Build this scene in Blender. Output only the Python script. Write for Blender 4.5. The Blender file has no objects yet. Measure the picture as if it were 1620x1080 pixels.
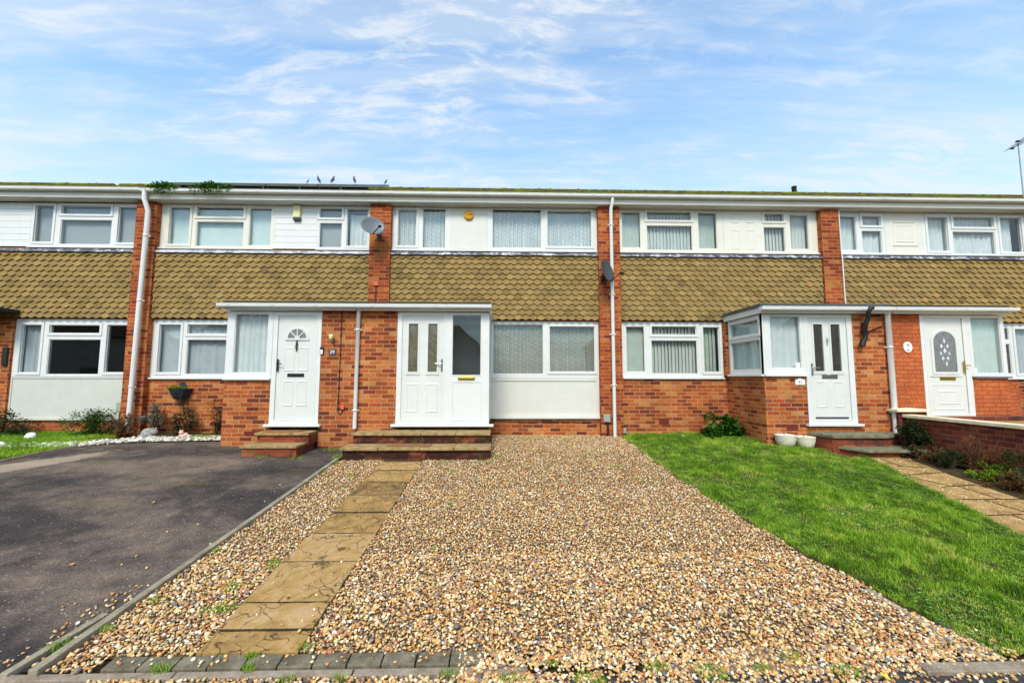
import bpy, math, random
import numpy as np
from mathutils import Vector, Matrix
random.seed(7); rng = np.random.default_rng(11)
PI = math.pi
S = bpy.context.scene

# ------------------------------------------------------------------ camera
CAM_D, CAM_H = 8.8344, 1.21
pi_, ya, ro = .0848, .0235, .0020
Fv = Vector((math.sin(ya)*math.cos(pi_), math.cos(ya)*math.cos(pi_), math.sin(pi_)))
R0 = Vector((math.cos(ya), -math.sin(ya), 0)); U0 = R0.cross(Fv)
Rv = math.cos(ro)*R0+math.sin(ro)*U0; Uv = -math.sin(ro)*R0+math.cos(ro)*U0
cam = bpy.data.cameras.new('camera'); cam.sensor_width = 36; cam.lens = 36*660/1620
cam.clip_start = .05; cam.clip_end = 2000
co = bpy.data.objects.new('camera', cam); S.collection.objects.link(co)
M = Matrix((Rv, Uv, -Fv)).transposed().to_4x4(); M.translation = (0, -CAM_D, CAM_H)
co.matrix_world = M; S.camera = co
# ------------------------------------------------------------------ light
SUN_EL, SUN_AZ = math.radians(47), math.radians(190)     # azimuth clockwise from +Y: behind the camera, to its left
sd = Vector((math.sin(SUN_AZ)*math.cos(SUN_EL), math.cos(SUN_AZ)*math.cos(SUN_EL), math.sin(SUN_EL)))
sl = bpy.data.lights.new('sun', 'SUN'); sl.energy = 2.15; sl.angle = math.radians(16); sl.color = (1, .91, .80)
so = bpy.data.objects.new('sun', sl); S.collection.objects.link(so); so.rotation_euler = (-sd).to_track_quat('-Z', 'Y').to_euler()
so.location = (0, -10, 30)
S.view_settings.view_transform = 'Standard'; S.view_settings.look = 'None'
S.view_settings.exposure = 0.5; S.view_settings.gamma = 1
S.cycles.max_bounces = 6; S.cycles.transparent_max_bounces = 16
S.cycles.caustics_reflective = False; S.cycles.caustics_refractive = False

def lin(c): return tuple((x/255/12.92 if x/255 <= .04045 else ((x/255+.055)/1.055)**2.4) for x in c)+(1,)
class NT:
    def __init__(s, t): s.t = t; s.n = t.nodes; s.l = t.links
    def new(s, ty, **k):
        o = s.n.new(ty)
        for a, b in k.items(): setattr(o, a, b)
        return o
    def put(s, sock, v):
        if v is None: return
        if hasattr(v, 'is_output'): s.l.new(v, sock)
        else: sock.default_value = v
    def m(s, op, a, b=None, c=None, clamp=False):
        o = s.new('ShaderNodeMath', operation=op, use_clamp=clamp)
        for i, v in enumerate((a, b, c)): s.put(o.inputs[i], v)
        return o.outputs[0]
    def mix(s, f, a, b, mode='MIX'):
        o = s.new('ShaderNodeMix', data_type='RGBA', blend_type=mode)
        s.put(o.inputs[0], f); s.put(o.inputs[6], a); s.put(o.inputs[7], b); return o.outputs[2]
    def noise(s, v, sc, det=3, rough=.55, dist=0, out=0):
        o = s.new('ShaderNodeTexNoise'); s.put(o.inputs['Vector'], v); o.inputs['Scale'].default_value = sc
        o.inputs['Detail'].default_value = det; o.inputs['Roughness'].default_value = rough; o.inputs['Distortion'].default_value = dist
        return o.outputs[out]
    def ramp(s, f, pts, interp='LINEAR'):
        o = s.new('ShaderNodeValToRGB'); o.color_ramp.interpolation = interp; e = o.color_ramp.elements
        while len(e) < len(pts): e.new(.5)
        for el, (p, c) in zip(e, pts): el.position = p; el.color = c if len(c) == 4 else tuple(c)+(1,)
        s.put(o.inputs[0], f); return o.outputs[0]
    def step(s, x, a, b):
        o = s.new('ShaderNodeMapRange', interpolation_type='SMOOTHSTEP'); s.put(o.inputs[0], x)
        o.inputs[1].default_value = a; o.inputs[2].default_value = b; return o.outputs[0]
    def comb(s, x, y, z=0.0):
        o = s.new('ShaderNodeCombineXYZ'); s.put(o.inputs[0], x); s.put(o.inputs[1], y); s.put(o.inputs[2], z); return o.outputs[0]
    def sep(s, v): o = s.new('ShaderNodeSeparateXYZ'); s.put(o.inputs[0], v); return o.outputs
    def pos(s): return s.new('ShaderNodeNewGeometry').outputs['Position']
    def scale(s, v, k):
        o = s.new('ShaderNodeVectorMath', operation='MULTIPLY'); s.put(o.inputs[0], v); o.inputs[1].default_value = k; return o.outputs[0]
    def bump(s, h, st=.5, d=.01):
        o = s.new('ShaderNodeBump'); s.put(o.inputs['Height'], h); o.inputs['Strength'].default_value = st; o.inputs['Distance'].default_value = d; return o.outputs[0]
    def attr(s, n, out='Fac'): return s.new('ShaderNodeAttribute', attribute_name=n).outputs[out]

# ------------------------------------------------------------------ sky
W = bpy.data.worlds.new('World'); S.world = W; W.use_nodes = True
t = NT(W.node_tree); t.n.clear()
sky = t.new('ShaderNodeTexSky', sky_type='NISHITA'); sky.sun_disc = False; sky.sun_elevation = SUN_EL; sky.sun_rotation = SUN_AZ
sky.air_density = 1.0; sky.dust_density = 1.4; sky.ozone_density = 1.5
d = t.new('ShaderNodeTexCoord').outputs['Generated']; dx, dy, dz = t.sep(d)
up = t.m('MAXIMUM', dz, .0); k = t.m('ADD', up, .10)
uvw = t.comb(t.m('DIVIDE', dx, k), t.m('DIVIDE', dy, k), 0.0)
warp = t.noise(uvw, .7, 3, .6, out=1)
uvd = t.new('ShaderNodeVectorMath', operation='MULTIPLY_ADD'); t.put(uvd.inputs[0], warp); uvd.inputs[1].default_value = (.7, .32, 0); t.put(uvd.inputs[2], uvw)
broad = t.noise(t.scale(uvd.outputs[0], (.42, 1.15, 1)), 1.15, 5, .55)
fine = t.noise(t.scale(uvd.outputs[0], (1.1, 3.6, 1)), 4.2, 7, .66, .35)
streak = t.noise(t.scale(uvw, (.16, 1.0, 1)), 2.3, 5, .6, .8)
base = t.step(t.m('MULTIPLY_ADD', streak, .6, t.m('MULTIPLY', broad, .6)), .46, .74)
wisp = t.m('MULTIPLY', t.step(fine, .42, .70), t.step(broad, .36, .60))
low = t.m('SUBTRACT', 1.0, t.step(dz, .30, .60))
cl = t.m('ADD', t.m('MULTIPLY', base, .50), t.m('MULTIPLY', wisp, .66))
cl = t.m('ADD', cl, t.m('MULTIPLY', low, .40), clamp=True)
cl = t.m('MINIMUM', cl, .80)
skyc = t.mix(1.0, sky.outputs[0], (2.05, 2.85, 2.95, 1), 'MULTIPLY')
col = t.mix(cl, skyc, (7.3, 7.75, 8.15, 1))
bg = t.new('ShaderNodeBackground'); t.put(bg.inputs[0], col); bg.inputs[1].default_value = .085
out = t.new('ShaderNodeOutputWorld'); t.l.new(bg.outputs[0], out.inputs[0])

# ------------------------------------------------------------------ materials
MAT = {}
def mat(name):
    m = bpy.data.materials.new(name); m.use_nodes = True; MAT[name] = m
    t = NT(m.node_tree); t.n.clear(); o = t.new('ShaderNodeOutputMaterial'); return t, o
def pbr(t, o, col, rough=.7, normal=None, spec=None, metal=0, trans=None):
    b = t.new('ShaderNodeBsdfPrincipled'); t.put(b.inputs['Base Color'], col); t.put(b.inputs['Roughness'], rough)
    t.put(b.inputs['Metallic'], metal)
    if spec is not None: b.inputs['Specular IOR Level'].default_value = spec
    if normal is not None: t.put(b.inputs['Normal'], normal)
    t.l.new(b.outputs[0], o.inputs[0]); return b
def simple(name, c, rough=.6, metal=0, var=.12, sc=6, spec=None):
    t, o = mat(name); n = t.noise(t.pos(), sc, 4, .6)
    c = lin(c); dk = tuple(x*(1-var) for x in c[:3])+(1,); lt = tuple(min(1, x*(1+var)) for x in c[:3])+(1,)
    pbr(t, o, t.ramp(n, [(.3, dk), (.7, lt)]), rough, metal=metal, spec=spec); return MAT[name]

def brick(name, cols, mortar, stain=None, moss=0.0, mort_w=.0058, paint=False, stain_amt=(.45, .62)):
    t, o = mat(name); g = t.new('ShaderNodeNewGeometry'); P = g.outputs['Position']
    nx, ny, nz = t.sep(g.outputs['True Normal']); px, py, pz = t.sep(P)
    sidef = t.m('GREATER_THAN', t.m('ABSOLUTE', nx), .6)
    u = t.m('ADD', t.m('MULTIPLY', px, t.m('SUBTRACT', 1.0, sidef)), t.m('MULTIPLY', py, sidef))
    wob = t.noise(P, 18, 2, .5); wob = t.m('MULTIPLY', t.m('SUBTRACT', wob, .5), .007)
    u = t.m('ADD', u, wob); z = t.m('ADD', pz, t.m('MULTIPLY', wob, .8))
    v = t.m('DIVIDE', z, .075); row = t.m('FLOOR', v)
    rn = t.new('ShaderNodeTexWhiteNoise', noise_dimensions='1D'); t.put(rn.inputs['W'], row)
    u2 = t.m('ADD', t.m('DIVIDE', u, .225), t.m('ADD', t.m('MULTIPLY', t.m('MODULO', row, 2.0), .5), t.m('MULTIPLY', rn.outputs[0], .12)))
    colm = t.m('FLOOR', u2); fu = t.m('SUBTRACT', u2, colm); fv = t.m('SUBTRACT', v, row)
    wn = t.new('ShaderNodeTexWhiteNoise', noise_dimensions='3D'); t.put(wn.inputs['Vector'], t.comb(colm, row, t.m('MULTIPLY', sidef, 7.0)))
    du = t.m('MULTIPLY', t.m('MINIMUM', fu, t.m('SUBTRACT', 1.0, fu)), .225)
    dv = t.m('MULTIPLY', t.m('MINIMUM', fv, t.m('SUBTRACT', 1.0, fv)), .075)
    dm = t.m('MINIMUM', du, dv)
    isb = t.step(dm, mort_w*.62, mort_w*1.15)
    n = len(cols); bc = t.ramp(wn.outputs[0], [((i+.5)/n, lin(c)) for i, c in enumerate(cols)], 'CONSTANT' if not paint else 'LINEAR')
    fn = t.noise(P, 55, 4, .65); bc = t.mix(.75, bc, t.mix(1.0, bc, t.ramp(fn, [(.3, (.45, .42, .42)), (.7, (1.5, 1.45, 1.4))]), 'MULTIPLY'))
    big = t.noise(P, 1.7, 4, .6)
    c = t.mix(isb, t.mix(t.m('MULTIPLY', t.noise(P, 9, 3), .7), lin(mortar), lin(tuple(x*.82 for x in mortar))), bc)
    c = t.mix(1.0, c, t.ramp(big, [(.3, (.70, .66, .64)), (.68, (1.10, 1.08, 1.06))]), 'MULTIPLY')
    dk = t.step(t.noise(P, 3.3, 6, .72), .56, .74); c = t.mix(t.m('MULTIPLY', dk, .42), c, lin((92, 52, 36)))
    ef = t.step(t.noise(P, 2.7, 6, .75, .4), .64, .80); c = t.mix(t.m('MULTIPLY', ef, .30), c, lin((206, 172, 140)))
    if stain:
        s = t.step(t.noise(t.scale(P, (2.2, 2.2, 3.4)), 1.0, 6, .7), *stain_amt); c = t.mix(t.m('MULTIPLY', s, .86), c, lin(stain))
    if moss:
        s = t.step(t.noise(P, 5, 5, .7), .62-moss*.3, .75-moss*.2); c = t.mix(t.m('MULTIPLY', s, .6), c, lin((92, 92, 40)))
    h = t.m('ADD', t.m('MULTIPLY', isb, 1.0), t.m('MULTIPLY', fn, .35))
    pbr(t, o, c, .88, t.bump(h, .55, .006), spec=.25)
BR = [(176, 92, 46), (162, 78, 38), (188, 110, 58), (142, 64, 36), (180, 98, 50), (192, 130, 78), (168, 84, 42), (132, 64, 38), (190, 118, 64), (112, 52, 36), (182, 104, 52), (170, 88, 44), (150, 84, 52), (184, 112, 62)]
brick('brick', BR, (202, 156, 110), mort_w=.0064)
brick('brick_pier', [(168, 82, 40), (156, 70, 36), (178, 100, 50), (138, 58, 32), (186, 114, 62), (124, 52, 32), (172, 88, 44), (158, 74, 38)], (188, 138, 94), mort_w=.0066)
brick('brick_old', [(132, 62, 44), (116, 50, 38), (146, 74, 50), (104, 44, 36), (136, 70, 48)], (146, 112, 86), stain=(54, 42, 36), stain_amt=(.46, .72))
brick('brick_step', [(150, 70, 48), (136, 60, 42), (160, 80, 54)], (150, 120, 92), stain=(26, 18, 16), moss=.25, stain_amt=(.34, .50))
brick('brick_step_red', [(160, 78, 50), (142, 62, 42), (172, 92, 60)], (104, 80, 60), moss=.2, mort_w=.008, stain=(64, 44, 34), stain_amt=(.48, .66))
brick('brick_painted', [(192, 104, 60), (186, 98, 56), (196, 110, 64)], (150, 76, 44), paint=True)

def upvc(name, c, rough=.32, dirt=.10):
    t, o = mat(name); P = t.pos(); c = lin(c)
    n = t.noise(P, 3.2, 5, .65); k = t.ramp(n, [(.35, tuple(x*.93 for x in c[:3])), (.7, c[:3])])
    if dirt:
        s = t.step(t.noise(t.scale(P, (1.2, 1, 6)), 1.6, 6, .7), .5, .75); k = t.mix(t.m('MULTIPLY', s, dirt), k, lin((150, 142, 120)))
    pbr(t, o, k, rough, spec=.45)
upvc('upvc', (224, 224, 220)); upvc('upvc_cream', (226, 221, 208), .38, .12); upvc('gutter_white', (224, 223, 216), .35, .35)
upvc('panel_white', (218, 216, 206), .45, .06); upvc('panel_grey', (204, 204, 192), .5, .05); upvc('door_white', (220, 220, 214), .3)
upvc('soffit', (214, 208, 194), .6, .15)

t, o = mat('glass')
fr = t.new('ShaderNodeLayerWeight'); fr.inputs[0].default_value = .5     # Schlick, the same from either side of the pane
tr = t.new('ShaderNodeBsdfTransparent'); tr.inputs[0].default_value = (.965, .985, .98, 1)
gl = t.new('ShaderNodeBsdfGlossy'); gl.inputs['Roughness'].default_value = .012; gl.inputs[0].default_value = (.9, .95, 1, 1)
t.put(gl.inputs['Normal'], t.bump(t.noise(t.pos(), 1.6, 2, .5), .10, .01))
mx = t.new('ShaderNodeMixShader'); t.put(mx.inputs[0], t.m('MULTIPLY_ADD', t.m('POWER', fr.outputs['Facing'], 5.0), .90, .042, clamp=True)); t.l.new(tr.outputs[0], mx.inputs[1]); t.l.new(gl.outputs[0], mx.inputs[2]); t.l.new(mx.outputs[0], o.inputs[0])
def dglass(name, c, rough=.12, etch=False):
    t, o = mat(name); n = t.noise(t.pos(), 14 if not etch else 30, 4, .7, 1.2)
    c = lin(c); pbr(t, o, t.ramp(n, [(.35, tuple(x*.6 for x in c[:3])), (.65, tuple(min(1, x*1.35) for x in c[:3]))]), rough, t.bump(n, .25, .004), spec=.9)
dglass('glass_olive', (104, 100, 82)); dglass('glass_dark', (62, 58, 54)); dglass('glass_grey', (120, 122, 122), .2, True); dglass('glass_bevel', (206, 212, 212), .1)

def curtain(name, c, dens=.8, dots=False, weave=0):
    t, o = mat(name); P = t.pos(); x, y, z = t.sep(P); c = lin(c)
    n = t.noise(P, 5, 3)
    a = dens
    if dots:
        # embroidered sprigs in columns, sheer net between them
        fx = t.m('SUBTRACT', t.m('FRACT', t.m('DIVIDE', x, .085)), .5)
        colr = t.m('FLOOR', t.m('DIVIDE', x, .085))
        fz = t.m('SUBTRACT', t.m('FRACT', t.m('ADD', t.m('DIVIDE', z, .10), t.m('MULTIPLY', colr, .37))), .5)
        dd = t.m('SQRT', t.m('ADD', t.m('POWER', t.m('MULTIPLY', fx, 1.1), 2.0), t.m('POWER', fz, 2.0)))
        dot = t.m('SUBTRACT', 1.0, t.step(dd, .13, .26))
        st = t.step(t.m('SINE', t.m('MULTIPLY', x, 150.0)), -.3, .9)
        a = t.m('ADD', dens, t.m('ADD', t.m('MULTIPLY', dot, .22), t.m('MULTIPLY', st, .12)), clamp=True)
    df = t.new('ShaderNodeBsdfDiffuse'); t.put(df.inputs[0], t.ramp(n, [(.3, tuple(v*.88 for v in c[:3])), (.7, c[:3])]))
    tl = t.new('ShaderNodeBsdfTranslucent'); tl.inputs[0].default_value = c
    m1 = t.new('ShaderNodeMixShader'); m1.inputs[0].default_value = .18; t.l.new(df.outputs[0], m1.inputs[1]); t.l.new(tl.outputs[0], m1.inputs[2])
    tr = t.new('ShaderNodeBsdfTransparent'); m2 = t.new('ShaderNodeMixShader'); t.put(m2.inputs[0], a)
    t.l.new(tr.outputs[0], m2.inputs[1]); t.l.new(m1.outputs[0], m2.inputs[2]); t.l.new(m2.outputs[0], o.inputs[0])
curtain('net_lace', (236, 240, 240), .74, True); curtain('net_lace_grey', (204, 200, 188), .50, True)
curtain('net_plain', (236, 240, 240), .95); curtain('net_grey', (206, 210, 214), .92); curtain('net_green', (214, 228, 222), .94)
curtain('blind_slat', (226, 228, 222), 1.0); curtain('blind_green', (204, 212, 200), 1.0)
simple('roller', (196, 208, 206), .8, var=.05); simple('roller_grey', (150, 152, 154), .8, var=.04)
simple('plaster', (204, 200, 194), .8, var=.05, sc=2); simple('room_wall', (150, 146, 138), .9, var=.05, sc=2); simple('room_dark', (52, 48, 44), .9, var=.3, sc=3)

# hanging tile, roof, lead
t, o = mat('hung_tile'); P = t.pos(); a = t.attr('tint')
c = t.ramp(a, [(.0, lin((116, 96, 60))), (.3, lin((140, 115, 72))), (.6, lin((150, 124, 78))), (.9, lin((162, 134, 84))), (1, lin((168, 128, 80)))])
n = t.noise(P, 46, 4, .7); c = t.mix(.5, c, t.mix(1.0, c, t.ramp(n, [(.3, (.55, .55, .52)), (.7, (1.4, 1.38, 1.3))]), 'MULTIPLY'))
big = t.noise(P, 2.2, 4, .6); c = t.mix(t.m('MULTIPLY', t.step(big, .50, .72), .5), c, lin((98, 86, 52)))
sk = t.step(t.noise(t.scale(P, (9, 1, .9)), 1.0, 5, .7), .55, .72); c = t.mix(t.m('MULTIPLY', sk, .38), c, lin((88, 80, 58)))
pbr(t, o, c, .92, t.bump(n, .4, .004), spec=.15)
t, o = mat('lead'); P = t.pos(); n = t.noise(t.scale(P, (1, 1, 2)), 7, 6, .75, .6)
c = t.ramp(n, [(.38, lin((66, 66, 74))), (.50, lin((92, 92, 102))), (.57, lin((178, 178, 186))), (.64, lin((214, 214, 214))), (.72, lin((84, 84, 92)))])
pbr(t, o, c, .55, t.bump(n, .5, .01))
t, o = mat('lead_pale'); P = t.pos(); n = t.noise(t.scale(P, (1, 1, 2)), 6, 6, .75, .6)
pbr(t, o, t.ramp(n, [(.36, lin((90, 90, 98))), (.46, lin((168, 168, 178))), (.7, lin((212, 212, 218)))]), .55, t.bump(n, .5, .01))
t, o = mat('roof_tile'); P = t.pos(); n = t.noise(P, 9, 5, .7); mo = t.step(t.noise(P, 3.2, 6, .75), .44, .58)
c = t.mix(mo, t.ramp(n, [(.3, lin((66, 52, 44))), (.7, lin((104, 84, 68)))]), t.ramp(t.noise(P, 30, 3), [(.3, lin((74, 86, 20))), (.7, lin((138, 142, 44)))]))
pbr(t, o, c, .95, t.bump(n, .8, .02), spec=.1)
t, o = mat('moss'); P = t.pos(); n = t.noise(P, 26, 4, .7)
pbr(t, o, t.ramp(n, [(.3, lin((66, 84, 18))), (.55, lin((112, 128, 30))), (.8, lin((158, 160, 52)))]), 1, t.bump(n, .8, .01), spec=.05)
simple('felt', (44, 44, 44), .9, var=.3, sc=14); simple('felt_grey', (78, 80, 78), .9, var=.3, sc=12)

# ground materials
t, o = mat('asphalt'); P = t.pos(); x, y, z = t.sep(P)
n = t.noise(P, 75, 4, .8); big = t.noise(t.scale(P, (.55, .9, 1)), 1.1, 5, .6, .4); mid = t.noise(P, 4.5, 5, .7)
c = t.ramp(t.m('MULTIPLY_ADD', mid, .35, t.m('MULTIPLY', big, .7)), [(.38, lin((46, 43, 43))), (.49, lin((66, 59, 56))), (.58, lin((96, 84, 75))), (.7, lin((124, 106, 92)))])
c = t.mix(.75, c, t.mix(1.0, c, t.ramp(n, [(.36, (.25, .25, .26)), (.64, (1.9, 1.85, 1.8))]), 'MULTIPLY'))
vo = t.new('ShaderNodeTexVoronoi'); t.put(vo.inputs['Vector'], P); vo.inputs['Scale'].default_value = 34
spk = t.m('MULTIPLY', t.m('SUBTRACT', 1.0, t.step(vo.outputs['Distance'], .10, .22)), t.m('GREATER_THAN', t.sep(vo.outputs['Color'])[0], .76))
c = t.mix(t.m('MULTIPLY', spk, .9), c, lin((190, 182, 170)))
mm = t.step(t.noise(t.scale(P, (.8, 1.5, 1)), 1.4, 5, .7), .53, .70); c = t.mix(t.m('MULTIPLY', mm, .42), c, lin((84, 78, 34)))
# the pale worn streak on the far left of the drive
ang = .86; ex = t.m('ADD', t.m('MULTIPLY', t.m('ADD', x, 6.98), math.cos(ang)), t.m('MULTIPLY', t.m('ADD', y, 2.45), math.sin(ang)))
ey = t.m('ADD', t.m('MULTIPLY', t.m('ADD', x, 6.98), -math.sin(ang)), t.m('MULTIPLY', t.m('ADD', y, 2.45), math.cos(ang)))
el = t.m('ADD', t.m('POWER', t.m('DIVIDE', ex, .95), 2.0), t.m('POWER', t.m('DIVIDE', ey, .26), 2.0))
el = t.m('ADD', el, t.m('MULTIPLY', t.m('SUBTRACT', mid, .5), 2.6))
c = t.mix(t.m('MULTIPLY', t.m('SUBTRACT', 1.0, t.step(el, .55, 1.25)), .75), c, t.ramp(n, [(.3, lin((146, 128, 108))), (.7, lin((184, 164, 142)))]))
pbr(t, o, c, .92, t.bump(n, .7, .006), spec=.2)

t, o = mat('riven_slab'); P = t.pos(); a = t.attr('tint')
n = t.noise(P, 7, 6, .65, .5); w = t.noise(P, 2.6, 3, .6, out=1)
va = t.new('ShaderNodeVectorMath', operation='MULTIPLY_ADD'); t.put(va.inputs[0], w); va.inputs[1].default_value = (.55, .55, .2); t.put(va.inputs[2], P)
vo = t.new('ShaderNodeTexVoronoi', feature='DISTANCE_TO_EDGE'); t.put(vo.inputs['Vector'], va.outputs[0]); vo.inputs['Scale'].default_value = 6.5
brk = t.step(t.noise(P, 4, 4, .6), .38, .5)
crack = t.m('MULTIPLY', t.m('SUBTRACT', 1.0, t.step(vo.outputs['Distance'], .002, .035)), brk)
c = t.ramp(t.m('MULTIPLY_ADD', a, .34, t.m('MULTIPLY_ADD', t.m('SUBTRACT', n, .5), .95, .33)), [(.22, lin((104, 80, 50))), (.40, lin((144, 112, 66))), (.56, lin((168, 132, 78))), (.76, lin((184, 148, 106)))])
fn = t.noise(P, 90, 3, .6); c = t.mix(.35, c, t.mix(1.0, c, t.ramp(fn, [(.3, (.45, .45, .45)), (.7, (1.5, 1.5, 1.45))]), 'MULTIPLY'))
c = t.mix(t.m('MULTIPLY', crack, .85), c, lin((62, 50, 36)))
h = t.m('ADD', n, t.m('MULTIPLY', crack, -.25)); pbr(t, o, c, .85, t.bump(h, .7, .02), spec=.25)

def stone(name, c1, c2, c3, moss=.25, sc=8):
    t, o = mat(name); P = t.pos(); n = t.noise(P, sc, 6, .7); f = t.noise(P, 80, 3, .6)
    c = t.ramp(n, [(.32, lin(c1)), (.5, lin(c2)), (.68, lin(c3))])
    c = t.mix(.45, c, t.mix(1.0, c, t.ramp(f, [(.3, (.55, .55, .55)), (.7, (1.45, 1.45, 1.4))]), 'MULTIPLY'))
    if moss: c = t.mix(t.m('MULTIPLY', t.step(t.noise(P, 6, 5, .7), .52, .68), moss), c, lin((84, 88, 30)))
    pbr(t, o, c, .9, t.bump(t.m('ADD', n, t.m('MULTIPLY', f, .4)), .6, .01), spec=.2)
stone('kerb_stone', (112, 102, 86), (146, 134, 114), (168, 156, 134), .22)
stone('block_grey', (84, 78, 64), (112, 102, 84), (138, 128, 110), .3)
stone('kerb_pink', (116, 100, 88), (146, 130, 114), (160, 146, 130), .3)
stone('step_slab', (112, 92, 60), (158, 132, 90), (182, 154, 110), .28)
stone('step_slab_grey', (88, 84, 66), (122, 116, 94), (146, 138, 116), .35)
stone('coping', (206, 190, 158), (226, 212, 180), (236, 224, 196), 0)
stone('path_concrete', (124, 96, 58), (166, 132, 84), (190, 156, 104), .10, 5)
stone('statue_grey', (120, 118, 112), (150, 148, 142), (172, 170, 164), .1, 20)
stone('pot_cream', (206, 196, 172), (224, 214, 192), (232, 224, 204), 0, 10)
t, o = mat('soil'); P = t.pos(); n = t.noise(P, 12, 6, .75)
pbr(t, o, t.ramp(n, [(.3, lin((48, 38, 28))), (.5, lin((74, 62, 42))), (.7, lin((92, 84, 50)))]), 1, t.bump(n, .9, .03), spec=.1)
simple('joint_soil', (44, 36, 26), 1, var=.3, sc=20)
t, o = mat('gravel_bed'); P = t.pos(); n = t.noise(P, 60, 4, .75)
pbr(t, o, t.ramp(n, [(.3, lin((70, 54, 38))), (.5, lin((118, 92, 62))), (.7, lin((160, 130, 92)))]), 1, t.bump(n, .9, .02), spec=.1)
t, o = mat('gravel'); a = t.attr('tint'); f = t.noise(t.pos(), 140, 2, .6)
c = t.ramp(a, [(.0, lin((100, 90, 88))), (.06, lin((126, 116, 110))), (.14, lin((156, 140, 122))), (.23, lin((176, 126, 78))), (.34, lin((200, 154, 88))), (.48, lin((216, 176, 112))),
               (.62, lin((222, 190, 134))), (.74, lin((230, 206, 162))), (.84, lin((240, 230, 208))), (.89, lin((196, 120, 54))), (.96, lin((200, 146, 100))), (1, lin((168, 84, 52)))])
c = t.mix(.3, c, t.mix(1.0, c, t.ramp(f, [(.3, (.65, .62, .6)), (.7, (1.3, 1.3, 1.3))]), 'MULTIPLY')); pbr(t, o, c, .6, spec=.4)
t, o = mat('white_stone'); a = t.attr('tint')
pbr(t, o, t.ramp(a, [(0, lin((136, 130, 118))), (.5, lin((206, 196, 178))), (1, lin((232, 228, 218)))]), .7)

def leafmat(name, stops, rough=.55, tl=.3):
    t, o = mat(name); a = t.attr('tint')
    c = t.ramp(a, [(p, lin(c)) for p, c in stops]); b = t.new('ShaderNodeBsdfPrincipled'); t.put(b.inputs['Base Color'], c); b.inputs['Roughness'].default_value = rough
    b.inputs['Specular IOR Level'].default_value = .3
    x = t.new('ShaderNodeBsdfTranslucent'); t.put(x.inputs[0], c); m = t.new('ShaderNodeMixShader'); m.inputs[0].default_value = tl
    t.l.new(b.outputs[0], m.inputs[1]); t.l.new(x.outputs[0], m.inputs[2]); t.l.new(m.outputs[0], o.inputs[0])
leafmat('grass', [(0, (72, 104, 16)), (.3, (102, 144, 24)), (.6, (138, 178, 36)), (.85, (170, 200, 60)), (1, (200, 204, 98))])
leafmat('grass_dry', [(0, (70, 90, 20)), (.5, (110, 128, 34)), (1, (160, 150, 70))])
leafmat('leaf_green', [(0, (34, 62, 14)), (.5, (62, 104, 24)), (.85, (104, 146, 48)), (1, (150, 176, 84))])
leafmat('leaf_clover', [(0, (70, 112, 34)), (.5, (104, 150, 52)), (1, (150, 184, 96))])
leafmat('leaf_dark', [(0, (20, 34, 16)), (.6, (42, 64, 28)), (1, (84, 104, 54))])
leafmat('leaf_hosta', [(0, (24, 54, 14)), (.6, (52, 104, 26)), (1, (112, 158, 60))], .4)
leafmat('leaf_grey', [(0, (104, 100, 84)), (.5, (146, 144, 124)), (1, (182, 182, 162))])
leafmat('leaf_lime', [(0, (86, 112, 22)), (.6, (134, 168, 40)), (1, (186, 200, 84))])
leafmat('leaf_brown', [(0, (70, 46, 30)), (.6, (120, 82, 48)), (1, (160, 110, 50))])
leafmat('petal_white', [(0, (236, 236, 228)), (1, (250, 250, 246))]); leafmat('petal_pink', [(0, (150, 60, 86)), (1, (190, 96, 120))]); leafmat('petal_orange', [(0, (214, 110, 30)), (1, (236, 150, 50))])
simple('twig', (84, 64, 48), .9); simple('black_plastic', (26, 26, 28), .4, var=.1); simple('dark_plastic', (44, 50, 56), .45)
simple('dish_grey', (104, 108, 112), .45, var=.06); simple('dish_dark', (66, 68, 72), .45, var=.08)
simple('meter_grey', (156, 156, 150), .6, var=.05); simple('meter_beige', (158, 158, 140), .6)
simple('gold', (196, 160, 70), .28, 1, var=.05); simple('chrome', (190, 190, 190), .22, 1, var=.03); simple('steel', (150, 146, 138), .35, 1)
simple('alarm_yellow', (226, 166, 30), .4, var=.03); simple('alarm_cream', (222, 214, 160), .5, var=.04); simple('alarm_blue', (38, 56, 84), .35)
simple('airbrick', (108, 34, 26), .85, var=.2, sc=30); simple('slate', (52, 56, 62), .6, var=.08); simple('white_paint', (236, 236, 232), .5, var=.03); simple('grey_letter', (150, 150, 150), .5)
simple('orange_box', (224, 92, 50), .5, var=.05); simple('mat_brown', (132, 92, 54), .95, var=.3, sc=40); simple('pipe_dark', (50, 36, 34), .8); simple('iron_black', (16, 16, 16), .5)
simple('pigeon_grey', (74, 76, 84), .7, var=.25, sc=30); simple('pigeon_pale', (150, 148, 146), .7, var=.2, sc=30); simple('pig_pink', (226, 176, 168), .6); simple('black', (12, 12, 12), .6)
simple('solar', (18, 22, 34), .15, var=.2); simple('alu', (150, 154, 150), .4, .6); simple('terracotta', (176, 96, 60), .8); simple('road_tar', (58, 56, 56), .9, var=.3, sc=60)
simple('yellow_leaf', (206, 190, 70), .6); simple('render_far', (196, 186, 168), .9); simple('roof_far', (96, 66, 52), .9, var=.2, sc=3)

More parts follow.
